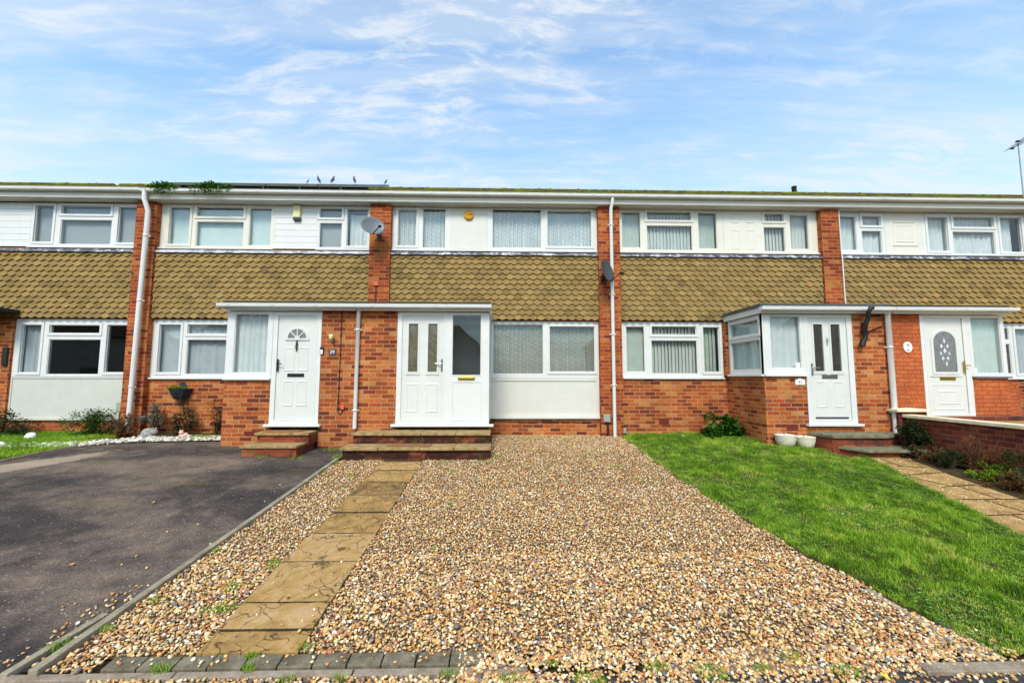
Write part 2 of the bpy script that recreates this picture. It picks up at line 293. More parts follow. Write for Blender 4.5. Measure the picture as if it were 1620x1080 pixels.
# ------------------------------------------------------------------ mesh builder
def world_loc(o):
    v = Vector((0, 0, 0))
    while o: v += o.location; o = o.parent
    return v
def tag(o, label=None, cat=None, group=None, kind=None):
    if label: o['label'] = label
    if cat: o['category'] = cat
    if group: o['group'] = group
    if kind: o['kind'] = kind
    return o
def thing(name, loc, label, cat, group=None):
    o = bpy.data.objects.new(name, None); o.empty_display_size = .2; S.collection.objects.link(o); o.location = loc
    return tag(o, label, cat, group)
class MB:
    def __init__(s, xf=None): s.v = []; s.f = []; s.a = []; s.xf = xf; s.tint = .5; s.smooth = []
    def add(s, vs, fs, sm=False):
        b = len(s.v)
        if s.xf: vs = [s.xf(*p) for p in vs]
        s.v += [tuple(p) for p in vs]
        for f in fs: s.f.append([b+i for i in f]); s.a.append(s.tint); s.smooth.append(sm)
        return s
    def box(s, x0, x1, y0, y1, z0, z1):
        if x0 > x1: x0, x1 = x1, x0
        if y0 > y1: y0, y1 = y1, y0
        if z0 > z1: z0, z1 = z1, z0
        return s.add([(x0, y0, z0), (x1, y0, z0), (x1, y1, z0), (x0, y1, z0), (x0, y0, z1), (x1, y0, z1), (x1, y1, z1), (x0, y1, z1)],
                     [(0, 3, 2, 1), (4, 5, 6, 7), (0, 1, 5, 4), (1, 2, 6, 5), (2, 3, 7, 6), (3, 0, 4, 7)])
    def prism(s, pts, y0, y1):      # outline in x,z (counter-clockwise seen from the front), extruded along y
        n = len(pts); vs = [(x, y0, z) for x, z in pts]+[(x, y1, z) for x, z in pts]
        return s.add(vs, [tuple(range(n)), tuple(range(2*n-1, n-1, -1))]+[(i, i+n, (i+1) % n+n, (i+1) % n) for i in range(n)])
    def slab(s, pts, z0, z1):       # outline in x,y
        n = len(pts); vs = [(x, y, z0) for x, y in pts]+[(x, y, z1) for x, y in pts]
        return s.add(vs, [tuple(range(n-1, -1, -1)), tuple(range(n, 2*n))]+[(i, (i+1) % n, (i+1) % n+n, i+n) for i in range(n)])
    def plate(s, x0, x1, z0, z1, holes, y0, y1):
        xs = sorted({x0, x1, *[h[0] for h in holes], *[h[2] for h in holes]}); zs = sorted({z0, z1, *[h[1] for h in holes], *[h[3] for h in holes]})
        xs = [x for x in xs if x0 <= x <= x1]; zs = [z for z in zs if z0 <= z <= z1]
        def solid(i, j):
            if i < 0 or j < 0 or i >= len(xs)-1 or j >= len(zs)-1: return False
            cx, cz = (xs[i]+xs[i+1])/2, (zs[j]+zs[j+1])/2
            return not any(h[0] < cx < h[2] and h[1] < cz < h[3] for h in holes)
        for i in range(len(xs)-1):
            for j in range(len(zs)-1):
                if not solid(i, j): continue
                a, b, c, d = xs[i], xs[i+1], zs[j], zs[j+1]
                s.add([(a, y0, c), (b, y0, c), (b, y0, d), (a, y0, d)], [(0, 1, 2, 3)]); s.add([(a, y1, c), (b, y1, c), (b, y1, d), (a, y1, d)], [(3, 2, 1, 0)])
                if not solid(i-1, j): s.add([(a, y0, c), (a, y0, d), (a, y1, d), (a, y1, c)], [(0, 1, 2, 3)])
                if not solid(i+1, j): s.add([(b, y0, c), (b, y0, d), (b, y1, d), (b, y1, c)], [(3, 2, 1, 0)])
                if not solid(i, j-1): s.add([(a, y0, c), (b, y0, c), (b, y1, c), (a, y1, c)], [(3, 2, 1, 0)])
                if not solid(i, j+1): s.add([(a, y0, d), (b, y0, d), (b, y1, d), (a, y1, d)], [(0, 1, 2, 3)])
        return s
    def ring(s, x0, x1, z0, z1, w, y0, y1): return s.plate(x0, x1, z0, z1, [(x0+w, z0+w, x1-w, z1-w)], y0, y1)
    def tube(s, pts, r, n=10, closed_ends=True):
        pts = [Vector(p) for p in pts]; rs = r if isinstance(r, (list, tuple)) else [r]*len(pts); vs = []; prev = None
        for i, p in enumerate(pts):
            d = (pts[min(i+1, len(pts)-1)]-pts[max(i-1, 0)]).normalized()
            if prev is None: a = d.orthogonal().normalized()
            else: a = (prev-d*prev.dot(d)).normalized()
            prev = a; b = d.cross(a)
            for k in range(n): vs.append(p+(a*math.cos(2*PI*k/n)+b*math.sin(2*PI*k/n))*rs[i])
        fs = [(i*n+k, i*n+(k+1) % n, (i+1)*n+(k+1) % n, (i+1)*n+k) for i in range(len(pts)-1) for k in range(n)]
        s.add(vs, fs, True)
        if closed_ends: s.add(vs[:n], [tuple(range(n-1, -1, -1))]); s.add(vs[-n:], [tuple(range(n))])
        return s
    def lathe(s, prof, c, n=24, ax=None):      # profile (radius, height) about an axis through c
        vs = []; c = Vector(c); q = (Vector(ax).to_track_quat('Z', 'Y') if ax else None)
        for r, h in prof:
            for k in range(n):
                p = Vector((r*math.cos(2*PI*k/n), r*math.sin(2*PI*k/n), h)); vs.append(c+(q @ p if q else p))
        return s.add(vs, [(i*n+k, i*n+(k+1) % n, (i+1)*n+(k+1) % n, (i+1)*n+k) for i in range(len(prof)-1) for k in range(n)], True)
    def ball(s, c, r, n=12, m=8):
        r = (r, r, r) if not isinstance(r, (tuple, list)) else r; vs = []
        for i in range(m+1):
            th = PI*i/m
            for k in range(n): vs.append((c[0]+r[0]*math.sin(th)*math.cos(2*PI*k/n), c[1]+r[1]*math.sin(th)*math.sin(2*PI*k/n), c[2]-r[2]*math.cos(th)))
        return s.add(vs, [(i*n+k, i*n+(k+1) % n, (i+1)*n+(k+1) % n, (i+1)*n+k) for i in range(m) for k in range(n)], True)
    def leaf(s, p, d, L, w, fold=.25):
        p = Vector(p); d = Vector(d).normalized(); sd_ = d.cross(Vector((0, 0, 1)))
        sd_ = sd_.normalized() if sd_.length > .05 else Vector((1, 0, 0)); nn = sd_.cross(d)
        m = p+d*L*.45
        return s.add([p, m+sd_*w/2+nn*w*fold, p+d*L-nn*L*.12, m-sd_*w/2+nn*w*fold, m], [(0, 1, 2, 4), (0, 4, 2, 3)])
    def build(s, name, m, parent=None, tint=False, bevel=0):
        me = bpy.data.meshes.new(name); o = bpy.data.objects.new(name, me); S.collection.objects.link(o)
        off = Vector((0, 0, 0))
        if parent: o.parent = parent; off = world_loc(parent)
        vs = np.array(s.v, dtype=np.float64).reshape(-1, 3)
        if not parent: off = Vector(((vs[:, 0].min()+vs[:, 0].max())/2, (vs[:, 1].min()+vs[:, 1].max())/2, vs[:, 2].min())); o.location = off
        else:
            lo = Vector(((vs[:, 0].min()+vs[:, 0].max())/2, (vs[:, 1].min()+vs[:, 1].max())/2, vs[:, 2].min())); o.location = lo-off; off = lo
        vs = vs-np.array(off)
        me.from_pydata(vs.tolist(), [], s.f); me.materials.append(MAT[m] if isinstance(m, str) else m)
        me.polygons.foreach_set('use_smooth', s.smooth)
        if tint:
            at = me.attributes.new('tint', 'FLOAT', 'FACE'); at.data.foreach_set('value', s.a)
        me.update()
        if bevel:
            b = o.modifiers.new('bevel', 'BEVEL'); b.width = bevel; b.segments = 2; b.limit_method = 'ANGLE'
        return o
def struct(o): o['kind'] = 'structure'; return o

# ------------------------------------------------------------------ ground shape
def g(Y): Y = min(Y, 0); return -.0183*Y*Y if Y > -1.6 else (-.0468+.0916*(Y+1.6) if Y > -6.3 else -.4773+.02*(Y+6.3) if Y > -7.5 else -.5013)
def gz(X, Y):
    z = g(Y)
    if Y > -6.3:
        f = min(1, (Y+6.3)/3)
        if X < -3.2: z += min(.05, .025*(-3.2-X))*f
        if 2.5 < X < 5.2: z += min(.045, .03*(X-2.5), .1*(5.2-X)*2)*f
    return z
def sheet(name, poly, m, dz=0, step=.25, parent=None, tint=False):
    """ground sheet over a polygon given as rows [(y, x0, x1), ...]"""
    b = MB(); ys = []
    rows = sorted(poly, reverse=True)
    Y = []; 
    for (y1, a1, b1), (y0, a0, b0) in zip(rows, rows[1:]):
        n = max(1, int(abs(y1-y0)/step)); Y += [(y1+(y0-y1)*i/n, a1+(a0-a1)*i/n, b1+(b0-b1)*i/n) for i in range(n)]
    Y.append(rows[-1]); N = max(2, int(max(r[2]-r[1] for r in rows)/.4))
    vs = [(a+(c-a)*i/N, y, gz(a+(c-a)*i/N, y)+dz) for y, a, c in Y for i in range(N+1)]
    fs = [(r*(N+1)+i, (r+1)*(N+1)+i, (r+1)*(N+1)+i+1, r*(N+1)+i+1) for r in range(len(Y)-1) for i in range(N)]
    b.add(vs, fs, True); return b.build(name, m, parent)

def big_ground():
    xs = [-300, -120, -60, -30, -20, -14]+[x*.5 for x in range(-24, 25)]+[14, 20, 30, 60, 120, 300]
    ys = [-300, -120, -60, -40, -30, -20, -14, -10, -8]+[y*.25 for y in range(-30, 3)]+[2, 5, 9, 20, 60, 120, 300]
    vs = [(x, y, gz(x, y)-.045-(.0 if y > -7 else .02)) for y in ys for x in xs]; n = len(xs)
    b = MB(); b.add(vs, [(j*n+i, j*n+i+1, (j+1)*n+i+1, (j+1)*n+i) for j in range(len(ys)-1) for i in range(n-1)], True)
    return struct(b.build('ground', 'soil'))
big_ground()
struct(sheet('driveway', [(-6.22, -11.5, -2.66), (-3.2, -11.5, -2.62), (-2.32, -11.5, -2.6), (-2.30, -7.5, -2.6), (-1.86, -7.42, -2.58), (-1.33, -7.22, -2.56), (-1.08, -6.75, -2.56), (-.92, -5.2, -2.56)], 'asphalt', -.012, .2))
struct(sheet('gravel_bed', [(-6.13, -2.6, 3.0), (-5.5, -2.58, 2.8), (-4.86, -2.57, 2.63), (-3.1, -2.54, 2.42), (-2.05, -2.54, 2.4), (0.0, -2.54, 2.4)], 'gravel_bed', -.012))
LAWN = [(-6.2, 3.0, 4.75), (-5.5, 2.82, 4.9), (-4.75, 2.62, 5.08), (-3.8, 2.5, 5.37), (-3.1, 2.42, 5.66), (-2.1, 2.38, 5.98), (-2.0, 2.38, 5.56), (-1.30, 2.37, 5.56), (-1.28, 2.37, 4.79), (0.0, 2.42, 4.79)]
struct(sheet('lawn_soil', LAWN, 'soil', -.006))
struct(sheet('garden_path', [(-6.2, 4.75, 6.3), (-4.75, 5.08, 6.25), (-3.8, 5.37, 6.3), (-3.0, 5.66, 6.38), (-2.1, 5.98, 6.9), (-2.03, 5.9, 6.9)], 'path_concrete', .0))
struct(sheet('pavement', [(-6.32, -40, 40), (-8.2, -40, 40)], 'road_tar', -.012, .3))
struct(sheet('road', [(-8.35, -80, 80), (-14, -80, 80)], 'road_tar', -.04, 1))
b = MB(); b.box(-80, 80, -8.34, -8.22, -.62, -.50); struct(b.build('road_kerb', 'kerb_stone'))
# joints and cobble-like texture on the right-hand path
b = MB(); random.seed(3)
for (x0, y0, x1, y1) in [(5.64, -2.92, 6.42, -2.80), (6.0, -2.5, 6.4, -2.56), (5.75, -3.38, 6.30, -3.30), (5.45, -3.80, 6.3, -3.80), (5.98, -3.30, 6.02, -3.80), (6.1, -2.1, 6.08, -2.5), (5.8, -3.80, 5.86, -4.25), (5.25, -4.25, 6.27, -4.20), (5.6, -4.23, 5.58, -4.75), (5.1, -4.75, 6.2, -4.7), (6.0, -4.22, 6.05, -4.7), (5.66, -2.9, 5.9, -3.33)]:
    d = Vector((x1-x0, y1-y0, 0)); nrm = Vector((-d.y, d.x, 0)).normalized()*.011; N = 6
    for i in range(N):
        p, q = Vector((x0, y0, 0))+d*i/N, Vector((x0, y0, 0))+d*(i+1)/N
        b.add([(v.x, v.y, gz(v.x, v.y)+.004) for v in (p-nrm, q-nrm, q+nrm, p+nrm)], [(0, 1, 2, 3)])
struct(b.build('path_joint', 'soil'))

# ------------------------------------------------------------------ house parts
TOPW, SILU, GT = 4.884, 3.90, 2.392      # upper window head, upper sill, ground window head
def window(house, outer, panes, y=0.0, m='upvc', sill=True, xf=None, depth=.07, bottom_sill=.03):
    """outer = x0,z0,x1,z1; panes = list of (x0,z0,x1,z1[,1 when it opens])"""
    x0, z0, x1, z1 = outer
    f = MB(xf); f.plate(x0, x1, z0, z1, [p[:4] for p in panes], y, y+depth)
    for p in panes:
        if len(p) > 4 and p[4]: f.ring(p[0]-.047, p[2]+.047, p[1]-.047, p[3]+.047, .047, y-.016, y-.001)
        f.ring(p[0]-.002, p[2]+.002, p[1]-.002, p[3]+.002, .014, y+.012, y+.028)
    if sill: f.box(x0-.0, x1+.0, y-.05, y+.02, z0-bottom_sill, z0-.001)
    w = f.build('window', m, house)
    for p in panes:
        q = MB(xf); q.box(p[0]+.008, p[2]-.008, y+.030, y+.036, p[1]+.008, p[3]-.008); q.build('pane', 'glass', w)
    return w
def tiles(house, x0, x1, z0, z1):
    b = MB(); W_, H_ = .1645, .1095; n = int((z1-z0)/H_)+2; th = .019
    for r in range(n):
        zt = z0-.012+r*H_; off = (r % 2)*W_/2
        i0 = int(x0/W_)-2; i1 = int(x1/W_)+2
        for i in range(i0, i1):
            cx = i*W_+off
            if cx+W_/2 < x0+.01 or cx-W_/2 > x1-.01: continue
            b.tint = min(1, max(0, random.gauss(.5, .17))); j = random.uniform(-.003, .003); k = random.uniform(-.003, .003)
            hw = W_/2-.0012; top = H_+.055
            pts = [(-hw, .046), (-.010, .001), (.010, .001), (hw, .046), (hw, top), (-hw, top)]
            P = []
            for (px, pz) in pts:
                X = min(max(cx+px+k, x0), x1); Z = max(zt+pz+j, z0); Z = min(Z, z1)
                P.append((X, -.092+(.038)*(pz/top), Z))
            if max(p[0] for p in P)-min(p[0] for p in P) < .01 or max(p[2] for p in P)-min(p[2] for p in P) < .01: continue
            Q = [(a, c+th, e) for a, c, e in P]; N = len(P)
            b.add(P+Q, [tuple(range(N))]+[(a, (a+1) % N+0 if False else a+N, (a+1) % N+N, (a+1) % N) for a in range(N)])
    return b.build('tile_hanging', 'hung_tile', house, tint=True)
def room(house, x0, x1, z0, z1, m='room_wall', y0=.10, y1=3.4):
    b = MB(); b.add([(x0, y0, z0), (x1, y0, z0), (x1, y1, z0), (x0, y1, z0), (x0, y0, z1), (x1, y0, z1), (x1, y1, z1), (x0, y1, z1)],
                    [(0, 1, 2, 3), (7, 6, 5, 4), (1, 5, 6, 2), (2, 6, 7, 3), (3, 7, 4, 0)]); return b.build('interior', m, house)
RIDGE_Y, RIDGE_Z, EAVE_Z = 4.25, 7.24, 5.075
def roofz(y): return EAVE_Z+(RIDGE_Z-EAVE_Z)*(y+.27)/(RIDGE_Y+.27)
def roof(house, x0, x1, bump_=0):
    b = MB(); n = 15; L = RIDGE_Y+.27
    for i in range(n):                      # lapped courses
        ya_, yb = -.27+L*i/n, -.27+L*(i+1)/n
        b.add([(x0, ya_, roofz(ya_)+.022), (x1, ya_, roofz(ya_)+.022), (x1, yb, roofz(yb)+.004), (x0, yb, roofz(yb)+.004)], [(0, 1, 2, 3)])
        b.add([(x0, ya_, roofz(ya_)-.01), (x1, ya_, roofz(ya_)-.01), (x1, ya_, roofz(ya_)+.022), (x0, ya_, roofz(ya_)+.022)], [(0, 1, 2, 3)])
    b.add([(x0, RIDGE_Y, RIDGE_Z), (x1, RIDGE_Y, RIDGE_Z), (x1, 8.9, 5.0), (x0, 8.9, 5.0)], [(0, 1, 2, 3)])
    r = b.build('roof', 'roof_tile', house)
    q = MB(); N = int((x1-x0)/.33)
    for i in range(N):
        a = x0+(x1-x0)*i/N; c = x0+(x1-x0)*(i+1)/N-.006
        vs = [(X, RIDGE_Y+.12*math.cos(PI*k/6), RIDGE_Z-.03+.085*math.sin(PI*k/6)) for X in (a, c) for k in range(7)]
        q.add(vs, [(k, k+1, k+8, k+7) for k in range(6)]+[tuple(range(7)), tuple(range(13, 6, -1))])
    q.build('ridge_tile', 'roof_tile', r); return r
SQ = lambda v: math.copysign(abs(v)**.55, v)
def gutterrun(b, x0, x1, y, zt, r):
    """half-round gutter channel with a rolled lip, front lip at y-r"""
    for rr, fl in ((r, 1), (r-.004, -1)):
        vs = [(X, y-rr*SQ(math.cos(PI*k/8)), zt-rr*SQ(math.sin(PI*k/8))*1.15) for X in (x0, x1) for k in range(9)]
        fs = [(k, k+1, k+10, k+9) if fl > 0 else (k+9, k+10, k+1, k) for k in range(8)]; b.add(vs, fs, False)
    vs = [(X, y-r*SQ(math.cos(PI*k/8)), zt-r*SQ(math.sin(PI*k/8))*1.15) for X in (x0, x1) for k in range(9)]
    b.add(vs, [tuple(range(9)), tuple(range(17, 8, -1))])
    b.tube([(x0, y-r+.002, zt), (x1, y-r+.002, zt)], .006, 6)
def joints(b, xs, y, zt, r):
    for X in xs:
        vs = [(x, y-(r+.006)*SQ(math.cos(PI*k/8)), zt+.004-(r+.006)*SQ(math.sin(PI*k/8))*1.15) for x in (X-.028, X+.028) for k in range(9)]
        b.add(vs, [(k, k+1, k+10, k+9) for k in range(8)], True); b.add(vs, [tuple(range(9)), tuple(range(17, 8, -1))])
PIER = [-12.1, -7.50, -2.605, 2.29, 7.16, 12.05]      # party-wall brick piers
PX = [(-12.32, -11.88), (-7.715, -7.292), (-2.825, -2.382), (2.058, 2.522), (6.962, 7.352), (11.83, 12.27)]     # faces of each pier
def pier(house, i, z0=-.3, z1=4.884):
    b = MB(); b.box(PX[i][0], PX[i][1], -.128, .09, z0, z1); return b.build('brick_pier', 'brick_pier', house)
def house(i, label, wallholes, win_up, low_z, gutter_z=0, lead='lead', roommat='room_wall', joint=()):
    x0, x1 = PIER[i], PIER[i+1]
    H = thing('terraced_house', ((x0+x1)/2, 0, 0), label, 'house', 'houses of the brick terrace')
    # masonry: front leaf with openings, flanks and back
    b = MB(); b.plate(x0+.001, x1-.001, -.4, 5.0, wallholes, .002, .095)
    b.box(x0+.001, x0+.06, .096, 8.6, -.4, 5.0); b.box(x1-.06, x1-.001, .096, 8.6, -.4, 5.0); b.box(x0+.061, x1-.061, 8.5, 8.6, -.4, 5.0)
    for xx in (x0+.001, x1-.06): b.add([(xx, .1, 5.0), (xx+.059, .1, 5.0), (xx+.059, 8.6, 5.0), (xx, 8.6, 5.0), (xx, RIDGE_Y, RIDGE_Z-.08), (xx+.059, RIDGE_Y, RIDGE_Z-.08)], [(0, 4, 3), (1, 2, 5)])
    b.build('wall', 'brick', H); pier(H, i)
    if i == 4: pier(H, 5)
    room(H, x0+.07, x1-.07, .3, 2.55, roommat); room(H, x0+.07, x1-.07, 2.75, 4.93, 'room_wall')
    tiles(H, PX[i][1]+.002, PX[i+1][0]-.002, low_z, 3.83)
    b = MB(); N = 60; X0, X1 = PX[i][1]+.002, PX[i+1][0]-.002
    for k in range(N):      # dressed lead apron, slightly rumpled
        a, c = X0+(X1-X0)*k/N, X0+(X1-X0)*(k+1)/N; r1, r2 = [.006*math.sin(q*17.3+i)+.004*math.sin(q*41) for q in (a, c)]
        b.add([(a, -.004, 3.885), (c, -.004, 3.885), (c, -.080+r2, 3.862), (a, -.080+r1, 3.862), (a, -.112+r1, 3.800+r1), (c, -.112+r2, 3.800+r2)], [(3, 2, 1, 0), (4, 5, 2, 3)], True)
    b.build('flashing', lead, H)
    roof(H, x0+.001, x1-.001)
    z = gutter_z; b = MB(); b.box(x0+.001, x1-.001, -.235, -.215, 4.900+z, 5.065+z); b.build('fascia', 'upvc_cream', H)
    b = MB(); b.box(x0+.001, x1-.001, -.214, -.001, 4.888+z, 4.900+z)
    for k in range(int((x1-x0)/.30)): X = x0+.15+k*.30; b.box(X, X+.004, -.213, -.002, 4.885+z, 4.8875+z)
    b.build('soffit', 'soffit', H)
    b = MB(); gutterrun(b, x0, x1-.002, -.292, 5.075+z, .056); joints(b, joint, -.292, 5.075+z, .056); b.build('gutter', 'gutter_white', H)
    return H
def cladding(H, x0, x1, z0=3.932, z1=4.883, m='upvc'):
    b = MB(); n = int((z1-z0)/.15)+1; h = (z1-z0)/n
    for k in range(n):
        a = z0+k*h; b.add([(x0, -.001, a), (x1, -.001, a), (x1, .001, a+h-.006), (x0, .001, a+h-.006), (x1, .008, a+h), (x0, .008, a+h), (x0, .02, a), (x1, .02, a)],
                          [(0, 1, 2, 3), (3, 2, 4, 5), (6, 7, 1, 0)])
    return b.build('cladding', m, H)
def airbrick(H, x, z, w=.215, h=.07, y=0.0, nm='air_brick'):
    b = MB(); b.box(x-w/2, x+w/2, y-.004, y+.01, z-h/2, z+h/2)
    for i in range(9):
        for j in range(3): X = x-w/2+w*(i+.5)/9; Z = z-h/2+h*(j+.5)/3; b.box(X-.007, X+.007, y-.007, y-.0045, Z-.006, Z-.003)
    return b.build(nm, 'airbrick', H)
UP = lambda l, **k: [tuple(p) for p in l]

# --- house 1 (far left)
H1 = house(0, 'leftmost house, a big white panel under its dark ground floor window',
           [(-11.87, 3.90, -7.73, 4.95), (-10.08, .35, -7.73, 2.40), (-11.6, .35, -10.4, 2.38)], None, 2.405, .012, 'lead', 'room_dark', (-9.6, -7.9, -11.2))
window(H1, (-9.99, 3.93, -7.718, 4.883), [(-9.913, 4.03, -9.535, 4.818, 1), (-9.376, 4.642, -8.35, 4.82, 1), (-9.376, 3.983, -8.32, 4.518), (-8.182, 4.027, -7.80, 4.802, 1)])
cladding(H1, -11.875, -9.992)
w = window(H1, (-10.075, 1.195, -7.718, 2.39), [(-9.945, 1.279, -9.547, 2.27, 1), (-9.39, 2.094, -8.37, 2.268, 1), (-9.39, 1.242, -8.34, 1.969), (-8.216, 1.283, -7.79, 2.272, 1)], sill=False)
b = MB(); b.ring(-10.075, -7.718, .345, 1.190, .03, 0, .06); b.box(-10.05, -7.745, .012, .04, .37, 1.165); b.box(-10.09, -7.718, -.04, .03, .315, .343); b.build('panel', 'panel_grey', H1)
airbrick(H1, -8.72, .235)
b = MB(); b.box(-10.42, -10.10, -.03, .0, -.3, 2.39); b.build('brick_jamb', 'brick', H1)
b = MB(); b.plate(-11.7, -10.425, .32, 2.39, [(-11.6, .42, -11.1, 2.3), (-10.98, 1.25, -10.49, 1.98), (-10.98, 2.08, -10.49, 2.3)], -.16, -.1); d1 = b.build('window', 'upvc', H1)
for q in ((-10.98, 1.25, -10.49, 1.98), (-10.98, 2.08, -10.49, 2.3)): b = MB(); b.box(q[0], q[2], -.13, -.124, q[1], q[3]); b.build('pane', 'glass', d1)
b = MB(); b.box(-11.6, -11.1, -.14, -.11, .42, 2.3); b.build('door', 'door_white', H1)
b = MB(); b.box(-11.85, -9.93, -.55, -.09, 2.50, 2.56); b.build('porch_roof', 'felt', H1)
b = MB(); b.box(-11.85, -9.96, -.52, -.49, 2.40, 2.498); gutterrun(b, -11.85, -9.95, -.555, 2.50, .05); b.build('porch_fascia', 'gutter_white', H1)

# --- house 2 (number 39)
H2 = house(1, 'house with a sunburst fanlight door and white boards upstairs behind a cream alarm box',
           [(-7.28, 3.90, -2.85, 4.95), (-7.28, 1.16, -4.5, 2.40), (-4.1, .35, -3.0, 2.38)], None, 2.41, 0, 'lead_pale', 'room_wall', (-6.2, -5.1, -3.35, -2.9))
window(H2, (-7.290, 3.93, -4.892, 4.883), [(-7.11, 4.011, -6.683, 4.815, 1), (-6.545, 4.618, -5.56, 4.826, 1), (-6.545, 3.968, -5.55, 4.508), (-5.433, 3.993, -4.971, 4.818)], m='upvc_cream')
window(H2, (-3.99, 3.93, -2.828, 4.883), [(-3.943, 4.621, -3.47, 4.826, 1), (-3.943, 3.966, -3.46, 4.506), (-3.354, 4.003, -2.91, 4.818, 1)])
cladding(H2, -4.89, -3.992)
window(H2, (-7.290, 1.185, -4.55, 2.39), [(-7.15, 1.286, -6.713, 2.287, 1), (-6.575, 2.091, -5.55, 2.291, 1), (-6.575, 1.251, -5.55, 1.974), (-5.43, 1.286, -5.0, 2.287, 1)])
airbrick(H2, -5.9, .24)
# porch: brick dado, window, door, right wall
b = MB(); b.box(-4.93, -4.116, -1.28, -1.17, -.3, 1.150); b.box(-4.93, -4.82, -1.169, -.001, -.3, 1.150); b.build('porch_wall', 'brick', H2)
airbrick(H2, -4.42, .215, y=-1.28)
b = MB(); b.box(-3.252, -2.602, -1.28, -1.17, -.3, 2.392); b.build('porch_wall', 'brick', H2)
window(H2, (-4.93, 1.185, -4.118, 2.386), [(-4.795, 1.273, -4.205, 2.333)], y=-1.285, bottom_sill=.035)
MS = lambda X, Y: (lambda x, y, z: (X+y, Y-x, z))
window(H2, (0.0, 1.185, 1.18, 2.386), [(.08, 1.273, 1.10, 2.333)], xf=MS(-4.93, -.03))
def door_common(H, x0, x1, z0, z1, leafx0, leafx1, leafz0, leafz1, y=-1.285, m='door_white', sillext=(.06, .06)):
    b = MB(); b.plate(x0, x1, z0, z1, [(leafx0, leafz0, leafx1, leafz1)], y, y+.08)
    b.ring(leafx0-.012, leafx1+.012, leafz0-.012, leafz1+.012, .02, y-.006, y-.0005); b.build('door_frame', 'upvc', H)
    b = MB(); b.box(x0-sillext[0], x1+sillext[1], y-.07, y+.03, z0-.042, z0-.002); b.build('threshold', 'upvc', H)
    b = MB(); b.box(leafx0+.004, leafx1-.004, y+.014, y+.055, leafz0+.004, leafz1-.004); return b
def emboss(b, x0, x1, z0, z1, y=-1.271, w=.018, deep=.009):
    # raised moulding: bevelled ring and fielded centre
    for (q, dd) in ((0, deep), (w, deep*.2), (w*2, deep*.8)):
        pass
    o = [(x0, z0), (x1, z0), (x1, z1), (x0, z1)]; i = [(x0+w, z0+w), (x1-w, z0+w), (x1-w, z1-w), (x0+w, z1-w)]; c = [(x0+2*w, z0+2*w), (x1-2*w, z0+2*w), (x1-2*w, z1-2*w), (x0+2*w, z1-2*w)]
    vs = [(a, y, e) for a, e in o]+[(a, y-deep, e) for a, e in i]+[(a, y-deep*.2, e) for a, e in c]
    fs = [(k, (k+1) % 4, (k+1) % 4+4, k+4) for k in range(4)]+[(k+4, (k+1) % 4+4, (k+1) % 4+8, k+8) for k in range(4)]+[(8, 9, 10, 11)]
    b.add(vs, fs)
def handle(parent, x, z, lever, m='chrome', y=-1.271):
    b = MB(); b.box(x-.014, x+.014, y-.012, y, z-.11, z+.11); b.tube([(x, y-.01, z+.03), (x, y-.05, z+.03)], .009, 8); b.tube([(x, y-.048, z+.03), (x+lever, y-.048, z+.028)], .009, 8); return b.build('handle', m, parent)
def letterplate(parent, x0, x1, z0, z1, m, y=-1.271):
    b = MB(); b.box(x0, x1, y-.010, y, z0, z1); b.box(x0+.02, x1-.02, y-.016, y-.0105, z0+.014, z1-.014); return b.build('letter_plate', m, parent, bevel=.002)
b = door_common(H2, -4.113, -3.255, .378, 2.386, -4.035, -3.335, .45, 2.31)
for (x0, x1) in ((-3.90, -3.71), (-3.66, -3.47)):
    emboss(b, x0, x1, 1.30, 1.74); emboss(b, x0, x1, .68, 1.14)
D2 = b.build('door', 'door_white', H2)
cx, cz = -3.684, 1.895
b = MB(); b.prism([(cx+.165*math.cos(PI*k/20), cz+.165*math.sin(PI*k/20)) for k in range(21)], -1.277, -1.272); b.build('fanlight', 'glass_grey', D2)
b = MB()
for k in range(20):
    a0, a1 = PI*k/20, PI*(k+1)/20
    b.prism([(cx+.165*math.cos(a0), cz+.165*math.sin(a0)), (cx+.2*math.cos(a0), cz+.2*math.sin(a0)), (cx+.2*math.cos(a1), cz+.2*math.sin(a1)), (cx+.165*math.cos(a1), cz+.165*math.sin(a1))], -1.288, -1.2715)
    b.prism([(cx, cz), (cx+.045*math.cos(a0), cz+.045*math.sin(a0)), (cx+.045*math.cos(a1), cz+.045*math.sin(a1))], -1.287, -1.2775)
for a in (PI*.25, PI*.5, PI*.75):
    c_, s_ = math.cos(a), math.sin(a); w_ = .008
    b.prism([(cx+.04*c_+w_*s_, cz+.04*s_-w_*c_), (cx+.17*c_+w_*s_, cz+.17*s_-w_*c_), (cx+.17*c_-w_*s_, cz+.17*s_+w_*c_), (cx+.04*c_-w_*s_, cz+.04*s_+w_*c_)], -1.2865, -1.2776)
b.box(cx-.215, cx+.215, -1.289, -1.2715, cz-.035, cz-.001); b.build('fanlight_frame', 'door_white', D2)
letterplate(D2, -3.83, -3.535, 1.205, 1.265, 'black_plastic'); handle(D2, -4.0, 1.41, .09, 'black_plastic', y=-1.29)
b = MB(); b.lathe([(.0, 0), (.02, .0), (.02, .01), (0, .012)], (cx, -1.285, 1.80), 12, (0, -1, 0)); b.tube([(cx, -1.29, 1.79), (cx-.024, -1.30, 1.74), (cx, -1.302, 1.71), (cx+.024, -1.30, 1.74), (cx, -1.29, 1.79)], .006, 6); b.box(cx-.009, cx+.009, -1.290, -1.272, 1.66, 1.86); b.build('knocker', 'black_plastic', D2)
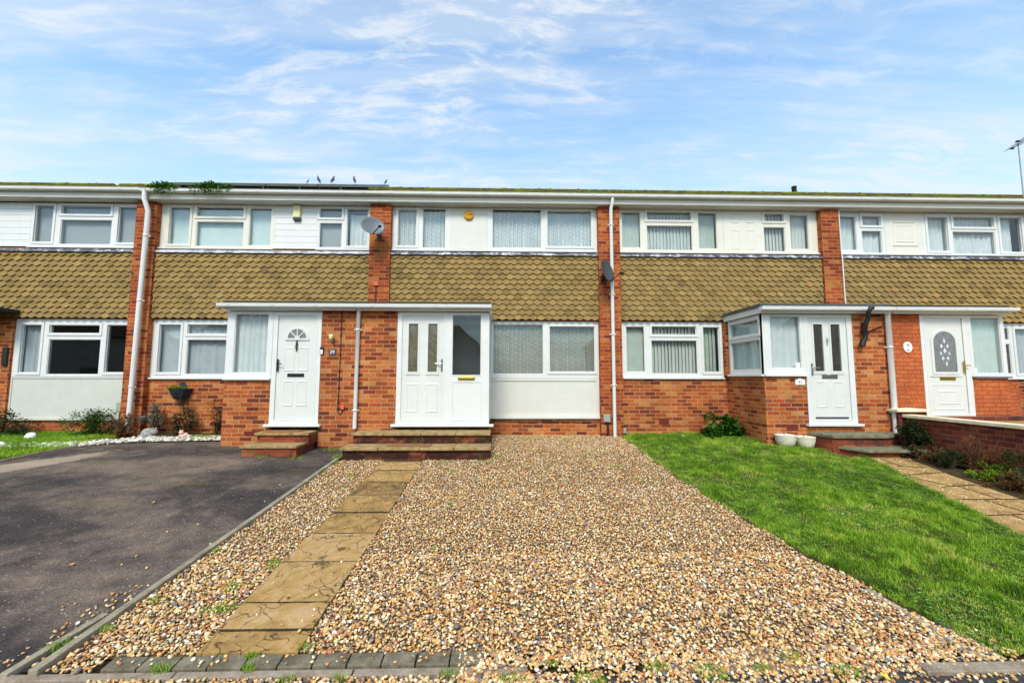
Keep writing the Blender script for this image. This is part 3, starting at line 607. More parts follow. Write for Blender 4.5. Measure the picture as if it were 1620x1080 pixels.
def porch_roof(H, x0, x1, cx0=0, cx1=0, jx=(), m='felt', z=0, joined=False):
    b = MB(); b.slab([(x0+cx0, -1.40), (x1-cx1, -1.40), (x1-cx1, -.075), (x0+cx0, -.075)], 2.475+z, 2.545+z); b.build('porch_roof', m, H)
    b = MB(); b.box(x0+.02+cx0, x1-.02-cx1, -1.385, -1.35, 2.388+z, 2.474+z); b.box(x0+.03+cx0, x1-.03-cx1, -1.349, -1.165, 2.40+z, 2.42+z)
    b.build('porch_fascia', 'upvc', H)
    b = MB(); gutterrun(b, x0, x1-.002, -1.425, 2.492+z, .060); joints(b, jx, -1.425, 2.492+z, .060); b.build('porch_gutter', 'upvc', H)
porch_roof(H2, -5.02, -2.602, .06, 0, (-4.82, -4.05, -3.30))

# --- house 3 (centre)
H3 = house(2, 'middle house above the gravel drive with a round yellow alarm upstairs',
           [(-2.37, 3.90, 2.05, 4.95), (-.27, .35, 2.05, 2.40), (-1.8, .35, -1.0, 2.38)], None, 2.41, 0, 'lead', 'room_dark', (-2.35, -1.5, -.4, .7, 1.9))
window(H3, (-2.380, 3.93, -1.13, 4.883), [(-2.263, 4.02, -1.864, 4.814, 1), (-1.734, 3.975, -1.239, 4.85)])
b = MB(); b.box(-1.128, -.332, -.006, .03, 3.932, 4.883); b.ring(-1.07, -.39, 3.962, 4.86, .012, -.010, -.0062); b.box(-1.12, -.34, -.05, .02, 3.90, 3.931); b.build('panel', 'panel_white', H3)
window(H3, (-.330, 3.93, 2.056, 4.883), [(-.227, 3.992, .843, 4.86), (.969, 4.039, 1.938, 4.829, 1)])
window(H3, (-.25, 1.185, 2.056, 2.392), [(-.199, 1.271, .874, 2.33), (1.005, 1.32, 1.975, 2.288, 1)], sill=False)
b = MB(); b.ring(-.25, 2.056, .377, 1.182, .055, 0, .06); b.box(-.20, 2.02, .016, .04, .43, 1.13); b.box(-.26, 2.056, -.045, .03, .343, .376); b.build('panel', 'panel_white', H3)
airbrick(H3, .95, .275, .21, .075)
b = MB(); b.box(-2.598, -1.897, -1.28, -1.17, -.3, 2.392); b.build('porch_wall', 'brick', H3)
b = MB(); b.box(-.30, -.235, -1.20, -.001, .378, 2.386); b.build('porch_side', 'upvc', H3)
b = MB(); b.box(-1.89, -.235, -1.20, -.001, .30, .335); b.box(-1.9, -.24, -1.28, -1.19, -.2, .334); b.build('porch_floor', 'brick_step', H3)
b = MB(); b.plate(-1.894, -.235, .378, 2.386, [(-1.815, .44, -1.055, 2.33), (-.896, 1.246, -.392, 2.33)], -1.285, -1.205)
b.ring(-1.827, -1.043, .428, 2.342, .02, -1.291, -1.2855); b.ring(-.915, -.375, 1.228, 2.348, .017, -1.290, -1.2855); b.ring(-.905, -.372, .425, 1.135, .02, -1.294, -1.2855)
DF = b.build('door_frame', 'upvc', H3); b = MB(); b.box(-.89, -.398, -1.262, -1.256, 1.25, 2.326); b.build('side_pane', 'glass', DF)
letterplate(DF, -.79, -.492, 1.150, 1.215, 'gold', y=-1.286)
b = MB(); b.box(-1.96, -.15, -1.36, -1.2855, .336, .376); b.build('threshold', 'upvc', H3)
b = MB(); b.plate(-1.811, -1.059, .444, 2.326, [(-1.692, 1.30, -1.524, 2.17), (-1.341, 1.30, -1.176, 2.17)], -1.271, -1.225)
for (x0, x1) in ((-1.692, -1.524), (-1.341, -1.176)):
    b.ring(x0-.03, x1+.03, 1.27, 2.20, .03, -1.281, -1.2715); b.box(x0-.04, x1+.04, -1.283, -1.2715, 1.245, 1.268)
emboss(b, -1.715, -1.50, .58, 1.10); emboss(b, -1.365, -1.15, .58, 1.10)
D3 = b.build('door', 'door_white', H3)
for (x0, x1) in ((-1.692, -1.524), (-1.341, -1.176)): b = MB(); b.box(x0, x1, -1.256, -1.248, 1.30, 2.17); b.build('door_pane', 'glass_olive', D3)
handle(D3, -1.088, 1.42, -.12, 'chrome')
porch_roof(H3, -2.598, -.19, 0, .02, (-2.3, -1.2))
b = MB(); b.box(-.232, -.205, -1.36, -.08, 2.36, 2.473); b.build('porch_bargeboard', 'upvc', H3)

b = MB(); b.box(-1.86, -.31, -.03, -.006, .30, 2.39); b.box(-2.55, -1.87, -1.16, -1.14, .3, 2.39); b.build('porch_inner_wall', 'plaster', H3)
# --- house 4 (number 41)
H4 = house(3, 'house with vertical blinds behind the lawn and a glazed corner porch on bare brick',
           [(2.50, 3.90, 6.96, 4.95), (2.57, 1.17, 4.75, 2.40), (4.86, .35, 6.9, 2.38)], None, 2.41, 0, 'lead', 'room_wall', (3.0, 4.6, 6.9))
window(H4, (2.524, 3.93, 4.855, 4.883), [(2.605, 4.024, 3.022, 4.825), (3.165, 4.651, 4.15, 4.835, 1), (3.155, 3.973, 4.165, 4.527), (4.30, 4.016, 4.718, 4.827)], m='upvc_cream')
window(H4, (5.69, 3.93, 6.96, 4.883), [(5.78, 4.648, 6.215, 4.819, 1), (5.76, 3.967, 6.235, 4.517), (6.355, 4.024, 6.769, 4.804)], m='upvc_cream')
b = MB(); b.box(4.857, 5.688, -.004, .03, 3.932, 4.883); b.box(4.857, 5.688, -.05, .02, 3.90, 3.931)
for x0 in (5.02, 5.35): emboss(b, x0, x0+.19, 4.60, 4.81, y=-.0042, w=.014, deep=.010); emboss(b, x0, x0+.19, 4.0, 4.45, y=-.0042, w=.014, deep=.010)
b.build('panel', 'upvc_cream', H4)
window(H4, (2.562, 1.21, 4.735, 2.392), [(2.65, 1.323, 3.05, 2.295), (3.205, 2.118, 4.175, 2.299, 1), (3.19, 1.285, 4.185, 1.998), (4.316, 1.321, 4.665, 2.287, 1)], bottom_sill=.035)
airbrick(H4, 3.42, .284, .21, .12)
b = MB(); b.box(4.80, 5.582, -1.28, -1.17, -.3, 1.232); b.box(4.80, 4.91, -1.169, -.001, -.3, 1.232); b.box(4.742, 4.92, -.10, .0, 1.233, 2.39); b.build('porch_wall', 'brick', H4)
airbrick(H4, 5.27, .31, .21, .11, y=-1.28)
b = MB(); b.box(6.492, 7.178, -1.28, -1.17, -.3, 2.392); b.build('porch_wall', 'brick', H4)
b = MB(); b.box(4.93, 6.95, -1.16, -.01, .28, .30); b.build('porch_floor', 'mat_brown', H4)
b = MB(); b.box(5.585, 6.49, -1.28, -1.18, -.3, .334); b.build('porch_wall', 'brick', H4)
window(H4, (4.80, 1.270, 5.582, 2.386), [(4.945, 1.377, 5.515, 2.344)], y=-1.285, bottom_sill=.037)
window(H4, (.02, 1.270, 1.175, 2.386), [(.10, 2.035, 1.07, 2.30, 1), (.09, 1.36, 1.08, 1.92)], xf=MS(4.80, -.105), bottom_sill=.037)
b = door_common(H4, 5.585, 6.49, .380, 2.386, 5.655, 6.395, .44, 2.325)
x_l = ((5.765, 5.935), (6.09, 6.262))
b2 = MB(); b2.plate(5.659, 6.391, .444, 2.321, [(a, 1.33, c, 2.195) for a, c in x_l], -1.271, -1.228)
for a, c in x_l: b2.ring(a-.03, c+.03, 1.30, 2.225, .03, -1.281, -1.2715); b2.box(a-.04, c+.04, -1.283, -1.2715, 1.272, 1.298); emboss(b2, a-.02, c+.02, .66, 1.15)
D4 = b2.build('door', 'door_white', H4)
for a, c in x_l: b = MB(); b.box(a, c, -1.256, -1.248, 1.33, 2.195); b.build('door_pane', 'glass_dark', D4)
b = MB(); b.box(5.72, 6.33, -1.279, -1.2712, .465, .495); b.build('weather_bar', 'steel', D4)
letterplate(D4, 5.88, 6.17, 1.192, 1.262, 'steel'); handle(D4, 5.70, 1.36, .13, 'chrome')
cx = 6.013; b = MB(); b.box(cx-.005, cx+.005, -1.282, -1.272, 1.80, 1.96); b.tube([(cx, -1.285, 1.94), (cx-.022, -1.293, 1.90), (cx, -1.295, 1.86), (cx+.022, -1.293, 1.90), (cx, -1.285, 1.94)], .005, 6); b.build('knocker', 'chrome', D4)
b = MB(); b.slab([(4.715, -1.40), (7.178, -1.40), (7.178, -.075), (4.715, -.075)], 2.497, 2.56); b.build('porch_roof', 'felt_grey', H4)
b = MB(); b.box(4.735, 7.176, -1.385, -1.35, 2.388, 2.496); b.box(4.735, 4.765, -1.349, -.085, 2.39, 2.496); b.box(4.766, 7.17, -1.349, -1.165, 2.40, 2.42); b.build('porch_fascia', 'upvc', H4)
b = MB(); gutterrun(b, 4.70, 7.176, -1.425, 2.492, .060); joints(b, (5.1, 6.0, 6.55), -1.425, 2.492, .060); b.build('porch_gutter', 'upvc', H4)

# --- house 5 (far right)
H5 = house(4, 'house with an orange painted porch and arched door glass behind the low wall',
           [(7.37, 3.90, 11.8, 4.95), (10.2, 1.16, 11.8, 2.40), (7.8, .5, 9.0, 2.38)], None, 2.41, 0, 'lead', 'room_wall', (8.2, 9.5, 10.9))
window(H5, (7.354, 3.93, 8.49, 4.883), [(7.44, 4.014, 7.846, 4.785), (7.985, 4.576, 8.405, 4.79, 1), (7.965, 3.952, 8.415, 4.458)])
window(H5, (9.35, 3.93, 11.82, 4.883), [(9.464, 4.011, 9.919, 4.785, 1), (10.06, 4.565, 10.99, 4.794, 1), (10.04, 3.95, 11.0, 4.46), (11.13, 4.003, 11.62, 4.79, 1)])
b = MB(); b.box(8.492, 9.348, -.004, .03, 3.932, 4.883); b.box(8.492, 9.348, -.05, .02, 3.90, 3.931); emboss(b, 8.62, 9.22, 4.10, 4.69, y=-.0042, w=.03, deep=.016); emboss(b, 8.72, 9.12, 4.2, 4.59, y=-.0075, w=.015); b.build('panel', 'upvc_cream', H5)
window(H5, (10.2, 1.21, 11.8, 2.40), [(10.3, 1.30, 10.86, 2.3), (11.0, 1.30, 11.10, 1.95), (11.0, 2.04, 11.10, 2.3), (11.22, 1.30, 11.7, 2.28, 1)])
b = MB(); b.box(9.4, 11.2, -.006, .0, -.3, 1.178); b.build('painted_wall', 'brick_painted', H5)
b = MB(); b.box(7.182, 7.788, -1.28, -1.17, -.3, 2.392); b.box(8.712, 9.395, -1.28, -1.17, -.3, 1.205); b.box(9.29, 9.395, -1.169, -.01, -.3, 1.205); b.build('porch_wall', 'brick_painted', H5)
b = MB(); b.box(8.70, 9.42, -1.33, -1.2855, 1.208, 1.232); b.build('porch_sill', 'slate', H5)
window(H5, (8.712, 1.236, 9.395, 2.386), [(8.765, 1.293, 9.325, 2.341)], y=-1.285, sill=False)
window(H5, (0, 1.236, 1.14, 2.386), [(.08, 1.3, 1.05, 2.33)], xf=lambda x, y, z: (9.395-y, -1.20+x, z), sill=False)
b = door_common(H5, 7.79, 8.71, .505, 2.386, 7.865, 8.60, .55, 2.33, sillext=(0, 0))
def arch(x0, x1, z0, zs, n=14):
    cx_, r = (x0+x1)/2, (x1-x0)/2; return [(x0, z0), (x1, z0)]+[(cx_+r*math.cos(PI*k/n), zs+r*math.sin(PI*k/n)*.95) for k in range(n+1)]
emboss(b, 7.93, 8.53, .62, 1.10); emboss(b, 8.04, 8.42, .72, .98, y=-1.2735, w=.02)
D5 = b.build('door', 'door_white', H5)
b = MB()
A, B = arch(8.02, 8.445, 1.32, 1.87), arch(7.975, 8.49, 1.275, 1.87)
for k in range(len(A)): k2 = (k+1) % len(A); b.prism([A[k], B[k], B[k2], A[k2]], -1.285, -1.2715)
b.box(7.93, 8.53, -1.284, -1.2715, 1.23, 1.262); b.build('glazing_frame', 'door_white', D5)
b = MB(); b.prism(A, -1.277, -1.272); gp = b.build('door_pane', 'glass_grey', D5)
b = MB()
for (x, z, w_, h_) in [(8.233, 1.90, .05, .11), (8.175, 1.80, .05, .09), (8.29, 1.80, .05, .09), (8.233, 1.71, .07, .11), (8.15, 1.66, .05, .08), (8.315, 1.66, .05, .08), (8.19, 1.57, .05, .09), (8.28, 1.57, .05, .09), (8.25, 1.47, .05, .11)]:
    b.prism([(x-w_/2, z), (x, z-h_/2), (x+w_/2, z), (x, z+h_/2)], -1.281, -1.2775)
b.build('bevelled_glass', 'glass_bevel', gp)
letterplate(D5, 8.10, 8.395, 1.168, 1.236, 'gold'); handle(D5, 8.565, 1.41, .07, 'gold', y=-1.29)
porch_roof(H5, 7.184, 9.50, 0, .1, (7.6, 8.5))

# ------------------------------------------------------------------ curtains and blinds
def drape(x0, x1, z0, z1, m, label, cat='net curtain', lam=.09, amp=.018, y=.11, split=None, seed=1, name='net_curtain', xf=None, sag=0):
    b = MB(xf); n = int((x1-x0)/.012)+2; vs = []; rs = [math.sin(seed+i*1.7) for i in range(40)]
    for i in range(n):
        x = x0+(x1-x0)*i/(n-1); ph = 2*PI*x/lam+1.8*math.sin(x*6.1+seed)+.9*math.sin(x*17+seed*2)
        for k in range(6):
            zz = z0+(z1-z0)*k/5; am = amp*(1.1-.35*k/5)
            vs.append((x, y+am*math.sin(ph+.25*(1-k/5)*math.sin(x*9))+.3*am*math.sin(ph*.37+seed), zz-(sag*(1-((x-x0)/(x1-x0)*2-1)**2) if k == 5 else 0)))
    b.add(vs, [(i*6+k, (i+1)*6+k, (i+1)*6+k+1, i*6+k+1) for i in range(n-1) for k in range(5)], True)
    return tag(b.build(name, m), label, cat, 'curtains hanging behind the windows')
def vblind(x0, x1, z0, z1, m, label, ang, y=.12, w=.089, pitch=.075, uneven=False):
    b = MB(); n = int((x1-x0)/pitch)
    for i in range(n):
        x = x0+pitch*(i+.5); a = math.radians(ang+random.uniform(-5, 5)); dx, dy = w/2*math.cos(a), w/2*math.sin(a); th = .0015
        b.add([(x-dx, y-dy, z0), (x+dx, y+dy, z0), (x+dx, y+dy, z1), (x-dx, y-dy, z1), (x-dx, y-dy+th, z0), (x+dx, y+dy+th, z0), (x+dx, y+dy+th, z1), (x-dx, y-dy+th, z1)], [(0, 1, 2, 3), (7, 6, 5, 4), (0, 3, 7, 4), (1, 5, 6, 2)])
    b.box(x0, x1, y-.02, y+.02, z1, z1+.03)
    return tag(b.build('vertical_blind', m), label, 'blind', 'curtains hanging behind the windows')
def roller(x0, x1, z0, z1, m, label, y=.10):
    b = MB(); b.box(x0, x1, y, y+.004, z0, z1); b.box(x0, x1, y-.006, y+.008, z0-.02, z0); return tag(b.build('roller_blind', m), label, 'blind', 'curtains hanging behind the windows')
roller(-9.95, -7.76, 3.96, 4.79, 'roller_grey', 'plain grey blind behind the upstairs window of the leftmost house')
drape(-9.98, -9.50, 1.25, 2.30, 'net_grey', 'grey curtain hanging at the left end of the dark ground floor window, far left', lam=.11)
roller(-7.14, -4.95, 3.98, 4.80, 'roller', 'pale blue-grey blind behind the three-light window left of the cream alarm box')
drape(-3.33, -2.88, 3.96, 4.74, 'net_plain', 'white gathered curtain behind the window beside the pale satellite dish', lam=.12, sag=.02)
roller(-3.97, -3.43, 3.95, 4.80, 'roller_grey', 'dark grey blind behind the small window right of the cream alarm box')
drape(-7.17, -5.35, 1.22, 2.33, 'net_grey', 'pale net curtain behind the window over the wall planter', lam=.22, amp=.012)
drape(-4.82, -4.17, 1.25, 2.36, 'net_plain', 'white net curtain in the porch window left of the fanlight door', lam=.10, y=-1.19, amp=.012)
drape(-2.29, -1.83, 3.98, 4.84, 'net_lace', 'spotted lace net in the opening window beside the pale satellite dish', lam=.085, seed=3)
drape(-1.76, -1.21, 3.95, 4.84, 'net_lace', 'spotted lace net in the fixed pane just left of the yellow alarm', lam=.085, seed=5)
drape(-.25, .87, 3.95, 4.84, 'net_lace', 'spotted lace net in the wide pane just right of the yellow alarm', lam=.085, seed=7)
drape(.93, 1.97, 3.97, 4.85, 'net_lace', 'spotted lace net in the upstairs opening window above the dark satellite dish', lam=.085, seed=9)
drape(-.22, .90, 1.23, 2.34, 'net_lace_grey', 'grey lace net beside the porch in the middle house ground floor window', lam=.08, seed=2)
drape(.96, 2.0, 1.23, 2.34, 'net_lace_grey', 'grey lace net in the ground floor opening window beside the central downpipe', lam=.08, seed=4)
vblind(2.57, 3.07, 3.98, 4.84, 'blind_green', 'pale vertical blind in the narrow pane right of the central downpipe, upstairs', 8)
vblind(3.12, 4.20, 3.95, 4.84, 'blind_slat', 'white vertical blind with open slats, upstairs left of the panelled white board', 24)
vblind(4.26, 4.76, 3.98, 4.84, 'blind_green', 'pale vertical blind in the narrow pane left of the panelled white board', 10)
vblind(5.72, 6.28, 3.95, 4.84, 'blind_slat', 'white vertical blind in the two-light window right of the panelled white board', 20)
vblind(6.32, 6.82, 3.98, 4.84, 'blind_slat', 'closed white vertical blind beside the fourth brick pier, upstairs', 10)
vblind(2.60, 3.10, 1.27, 2.33, 'blind_green', 'pale green vertical blind in the narrow left pane above the lawn', 8)
vblind(3.15, 4.24, 1.25, 2.33, 'blind_slat', 'half open vertical blind in the middle of the window above the lawn', 26)
vblind(4.27, 4.70, 1.27, 2.33, 'blind_green', 'vertical blind in the narrow right pane next to the corner porch', 22)
drape(4.92, 5.56, 1.33, 2.36, 'net_plain', 'white patterned net in the front window of the corner porch', lam=.11, y=-1.19, amp=.012)
drape(.06, 1.10, 1.33, 2.33, 'net_green', 'greenish net in the side window of the corner porch', lam=.10, xf=MS(4.80, -.105), y=.11, amp=.012)
drape(7.42, 7.87, 3.98, 4.80, 'net_plain', 'white net curtain behind the left pane beside the plain cream board, top right', lam=.12, seed=2)
drape(7.95, 8.45, 3.93, 4.80, 'net_plain', 'white net curtain behind the split pane left of the plain cream board', lam=.10, seed=3)
drape(9.42, 9.97, 3.98, 4.80, 'net_plain', 'white net curtain in the pane just right of the plain cream board', lam=.12, seed=4)
drape(10.0, 11.04, 3.93, 4.80, 'net_plain', 'wide white net curtain in the top right window beneath a top light', lam=.12, seed=5)
drape(11.10, 11.5, 3.98, 4.80, 'net_plain', 'white net curtain in the rightmost upstairs pane', lam=.12, seed=6)
drape(8.74, 9.36, 1.25, 2.36, 'net_green', 'greenish net curtain in the orange porch window', lam=.12, y=-1.19, amp=.012)
drape(11.14, 11.76, 1.25, 2.33, 'net_grey', 'grey net curtain in the rightmost ground floor window', lam=.12)

# ------------------------------------------------------------------ downpipes
def downpipe(label, pts, r, brk, m='upvc', name='downpipe', by=.1):
    T = thing(name, (pts[-1][0], pts[-1][1], pts[-1][2]), label, 'downpipe', 'white downpipes on the terrace')
    b = MB(); b.tube(pts, r, 14); b.build('pipe', m, T)
    for (x, y, z) in brk:
        b = MB(); b.lathe([(r+.001, -.014), (r+.006, -.014), (r+.006, .014), (r+.001, .014)], (x, y, z), 14); b.box(x-r-.03, x+r+.03, y+r*.4, y+r*.4+.012, z-.010, z+.010); b.build('bracket', m, T)
    return T
downpipe('thick white downpipe on the left brick pier, curving in from the roof gutter', [(-7.42, -.30, 5.03), (-7.42, -.30, 4.86), (-7.40, -.29, 4.80), (-7.365, -.265, 4.66), (-7.36, -.255, 4.60), (-7.40, -.25, 2.5), (-7.43, -.25, .03)], .046, [(-7.37, -.255, 4.1), (-7.395, -.25, 2.75), (-7.425, -.25, 1.0)])
downpipe('white downpipe on the central brick pier, running the full height beside the dark satellite dish', [(2.335, -.29, 5.03), (2.335, -.29, 4.93), (2.31, -.25, 4.80), (2.31, -.235, 4.70), (2.31, -.235, -.02)], .036, [(2.31, -.235, 4.45), (2.31, -.235, 2.95), (2.31, -.235, 2.1), (2.31, -.235, 1.05)])
downpipe('white downpipe beside the number 39 brickwork, between the two porch doors', [(-2.585, -1.42, 2.46), (-2.585, -1.335, 2.40), (-2.59, -1.335, .30)], .034, [(-2.59, -1.335, 2.05), (-2.59, -1.335, .62)])
downpipe('peeling white downpipe between bare brick and orange painted brick', [(7.13, -1.42, 2.46), (7.13, -1.345, 2.40), (7.13, -1.345, .08)], .045, [(7.13, -1.345, 1.77), (7.13, -1.345, .58)])
b = MB(); b.tube([(7.378, -.115, 4.88), (7.378, -.115, 3.9), (7.378, -.13, 3.8), (7.378, -.135, 2.54)], .013, 8)
tag(b.build('waste_pipe', 'upvc'), 'thin white pipe running down the edge of the fourth brick pier to the porch roof', 'pipe')

# ------------------------------------------------------------------ fittings on the walls
def dish(loc, n, label, m, rx, rz, arm_to, seed=0, wallp=None):
    T = thing('satellite_dish', loc, label, 'satellite dish', 'satellite dishes'); c = Vector(loc); n = Vector(n).normalized(); q = n.to_track_quat('Z', 'Y')
    b = MB(); R_, K = 7, 28; vs = []
    for th in (0, -.008):
        for i in range(R_+1):
            r = i/R_
            for k in range(K):
                a = 2*PI*k/K; p = Vector((rx*r*math.cos(a), rz*r*math.sin(a), .055*r*r+th)); vs.append(c+q @ p)
    o = (R_+1)*K; fs = [(i*K+k, i*K+(k+1) % K, (i+1)*K+(k+1) % K, (i+1)*K+k) for i in range(R_) for k in range(K)]
    fs += [(o+i*K+k, o+(i+1)*K+k, o+(i+1)*K+(k+1) % K, o+i*K+(k+1) % K) for i in range(R_) for k in range(K)]+[(R_*K+k, R_*K+(k+1) % K, o+R_*K+(k+1) % K, o+R_*K+k) for k in range(K)]
    b.add(vs, fs, True); b.build('reflector', m, T)
    low = c+q @ Vector((0, -rz*.95, .05)); A = Vector(arm_to)
    b = MB(); b.tube([low, A], .011, 8); b.build('arm', 'black_plastic', T)
    b = MB(); dd = (c-A).normalized(); b.tube([A-dd*.05, A+dd*.005, A+dd*.03], [.028, .03, .018], 10); b.build('receiver', 'black_plastic', T)
    b = MB(); w = Vector(wallp); b.tube([c-n*.01, c-n*.07, w+Vector((0, -.06, -.02)), w], .014, 8); b.box(w.x-.05, w.x+.05, w.y-.012, w.y, w.z-.07, w.z+.07); b.build('wall_bracket', 'black_plastic', T)
    return T
dish((-2.665, -.46, 4.26), (.42, -.86, .34), 'pale grey satellite dish in front of the second brick pier, level with the upstairs windows', 'dish_grey', .245, .215, (-2.44, -.74, 4.17), wallp=(-2.62, -.129, 4.2))
dish((2.125, -.42, 3.38), (.66, -.70, .26), 'dark grey satellite dish turned sideways on the central brick pier beside the white downpipe', 'dish_dark', .22, .25, (2.38, -.66, 3.29), wallp=(2.14, -.129, 3.3))
# alarms
T = thing('alarm_box', (-.737, 0, 4.6), 'round yellow alarm box on the white panel under the gutter', 'alarm')
b = MB(); b.lathe([(0, .045), (.085, .045), (.105, .03), (.112, .0)], (-.737, -.010, 4.70), 32, (0, -1, 0)); b.build('cover', 'alarm_yellow', T)
def text(s, size, loc, m, parent, name='lettering', ext=.002, rot=(PI/2, 0, 0)):
    cu = bpy.data.curves.new(name, 'FONT'); cu.body = s; cu.size = size; cu.align_x = 'CENTER'; cu.align_y = 'CENTER'; cu.extrude = ext
    tmp = bpy.data.objects.new(name, cu); S.collection.objects.link(tmp); dg = bpy.context.evaluated_depsgraph_get(); me = bpy.data.meshes.new_from_object(tmp.evaluated_get(dg))
    bpy.data.objects.remove(tmp); me.materials.clear(); me.materials.append(MAT[m]); o = bpy.data.objects.new(name, me); S.collection.objects.link(o); o.rotation_euler = rot
    o.parent = parent; o.location = Vector(loc)-world_loc(parent); return o
text('Yale', .085, (-.737, -.0575, 4.71), 'black', T)
T = thing('alarm_box', (-4.41, 0, 4.56), 'cream alarm box with dark blue base on the white boards', 'alarm')
b = MB(); b.box(-4.49, -4.34, -.07, .004, 4.60, 4.87); b.build('cover', 'alarm_cream', T, bevel=.01)
b = MB(); b.box(-4.49, -4.335, -.065, .004, 4.545, 4.598); b.build('strobe', 'alarm_blue', T, bevel=.01)
# number plates
T = thing('house_number', (-3.047, -1.28, 1.58), 'small slate plate reading 39 on the brickwork', 'number plate'); b = MB(); b.box(-3.112, -2.982, -1.292, -1.281, 1.59, 1.70); b.build('plate', 'slate', T); text('39', .095, (-3.047, -1.295, 1.645), 'white_paint', T)
T = thing('house_number', (5.452, -1.28, 1.08), 'white arched-top plate reading 41 under the corner porch window', 'number plate'); b = MB(); b.prism([(5.364, 1.08), (5.54, 1.08), (5.54, 1.17), (5.50, 1.18), (5.452, 1.20), (5.404, 1.18), (5.364, 1.17)], -1.295, -1.281); b.build('plate', 'white_paint', T); text('41', .075, (5.452, -1.298, 1.128), 'grey_letter', T)
T = thing('house_number', (7.52, -1.28, 1.68), 'oval white plate on the orange painted brick', 'number plate'); b = MB(); b.prism([(7.52+.082*math.cos(2*PI*k/28), 1.777+.098*math.sin(2*PI*k/28)) for k in range(28)], -1.297, -1.281); b.build('plate', 'white_paint', T)
b = MB(); b.prism([(7.48, 1.80), (7.56, 1.80), (7.52, 1.845)], -1.300, -1.298); b.box(7.50, 7.54, -1.300, -1.298, 1.705, 1.735); b.build('motif', 'grey_letter', T)
T = thing('doorbell', (-3.229, -1.28, 1.60), 'black video doorbell with white button beside the fanlight door', 'doorbell'); b = MB(); b.box(-3.262, -3.198, -1.305, -1.281, 1.60, 1.74); b.build('body', 'black_plastic', T, bevel=.006); b = MB(); b.box(-3.250, -3.21, -1.310, -1.3055, 1.61, 1.69); b.build('button', 'white_paint', T)
T = thing('wall_lamp', (-3.05, -1.28, 1.83), 'small glass wall lamp above the 39 plate', 'lamp'); b = MB(); b.box(-3.075, -3.025, -1.31, -1.281, 1.83, 1.87); b.tube([(-3.05, -1.30, 1.86), (-3.05, -1.35, 1.885)], .012, 8); b.build('bracket', 'steel', T); b = MB(); b.lathe([(.02, -.02), (.034, .0), (.038, .06), (.03, .075), (0, .08)], (-3.05, -1.36, 1.885), 14); b.build('shade', 'alarm_cream', T)
T = thing('wall_lamp', (-10.2, -.03, 1.5), 'black wall lamp on the brick strip at the far left edge', 'lamp'); b = MB(); b.box(-10.23, -10.13, -.075, -.031, 1.42, 1.80); b.build('body', 'black_plastic', T, bevel=.015)
# cables and boxes
b = MB(); b.tube([(-2.93, -1.35, 2.47), (-2.90, -1.292, 2.40), (-2.90, -1.292, 1.9), (-2.905, -1.292, 1.3), (-2.91, -1.292, .66), (-2.905, -1.292, .58), (-2.87, -1.292, .545), (-2.835, -1.292, .57), (-2.828, -1.292, .62)], .008, 8)
for z in (2.2, 1.95, 1.6, 1.3, 1.0, .75): b.box(-2.925, -2.885, -1.297, -1.281, z-.008, z+.008)
tag(b.build('cable', 'pipe_dark'), 'dark cable clipped down the brick between 39 plate and downpipe, looping at its foot', 'cable')
b = MB(); b.box(-2.855, -2.795, -1.315, -1.281, .63, .70); tag(b.build('junction_box', 'orange_box', bevel=.006), 'small orange junction box at the foot of the looped cable', 'junction box')
T = thing('junction_box', (-2.648, -.128, 3.1), 'orange junction box low on the second brick pier with a short black cable', 'junction box'); b = MB(); b.box(-2.70, -2.60, -.165, -.129, 3.11, 3.19); b.build('body', 'orange_box', T, bevel=.006); b = MB(); b.tube([(-2.655, -.145, 3.109), (-2.655, -.145, 2.56)], .009, 8); b.build('cable', 'black_plastic', T)
b = MB(); b.tube([(-.20, -.012, .30), (.2, -.012, .285), (.6, -.012, .272), (1.0, -.012, .29), (1.4, -.012, .28), (1.85, -.012, .262), (2.05, -.10, .31)], .006, 6); tag(b.build('cable', 'black_plastic'), 'thin black cable sagging along the bricks under the long white panel', 'cable')
def meter(x, z0, z1, w, y, label, m, tailz):
    T = thing('meter_box', (x, y, z0), label, 'meter box', 'boxes at the foot of the wall'); b = MB(); b.box(x-w/2, x+w/2, y-.06, y, z0, z1); b.build('body', m, T, bevel=.008)
    b = MB(); b.box(x-w/2+.012, x+w/2-.012, y-.066, y-.0605, z0+.015, z1-.05); b.build('cover', m, T)
    b = MB(); b.tube([(x+.02, y-.03, z0), (x+.03, y-.03, tailz)], .02, 8); b.build('tail', 'black_plastic', T)
meter(2.165, .285, .44, .14, -.129, 'grey meter box on the central pier, left of the downpipe', 'meter_grey', -.05)
meter(2.555, .04, .15, .085, .0, 'small grey and black box low on the wall where the lawn starts', 'meter_grey', -.06)
meter(-7.775, .48, .68, .11, -.045, 'beige box at the lower right corner of the leftmost white panel', 'meter_beige', .1)
T = thing('wall_bracket', (6.64, -1.28, 1.78), 'black curved iron bracket on the brick right of the number 41 door', 'bracket')
b = MB(); b.tube([(6.73, -1.50, 2.47), (6.68, -1.50, 2.47), (6.655, -1.48, 2.40), (6.67, -1.45, 2.31), (6.645, -1.42, 2.20), (6.635, -1.40, 2.10), (6.66, -1.38, 2.02), (6.655, -1.37, 1.93), (6.62, -1.36, 1.87), (6.60, -1.36, 1.79)], [.03, .04, .036, .034, .038, .04, .038, .04, .046, .05], 12); b.build('tube', 'iron_black', T)
b = MB(); b.box(6.68, 6.74, -1.33, -1.281, 2.02, 2.22); b.tube([(6.70, -1.33, 2.03), (6.98, -1.30, 2.14), (7.07, -1.295, 2.17)], .011, 8); b.build('strut', 'iron_black', T)
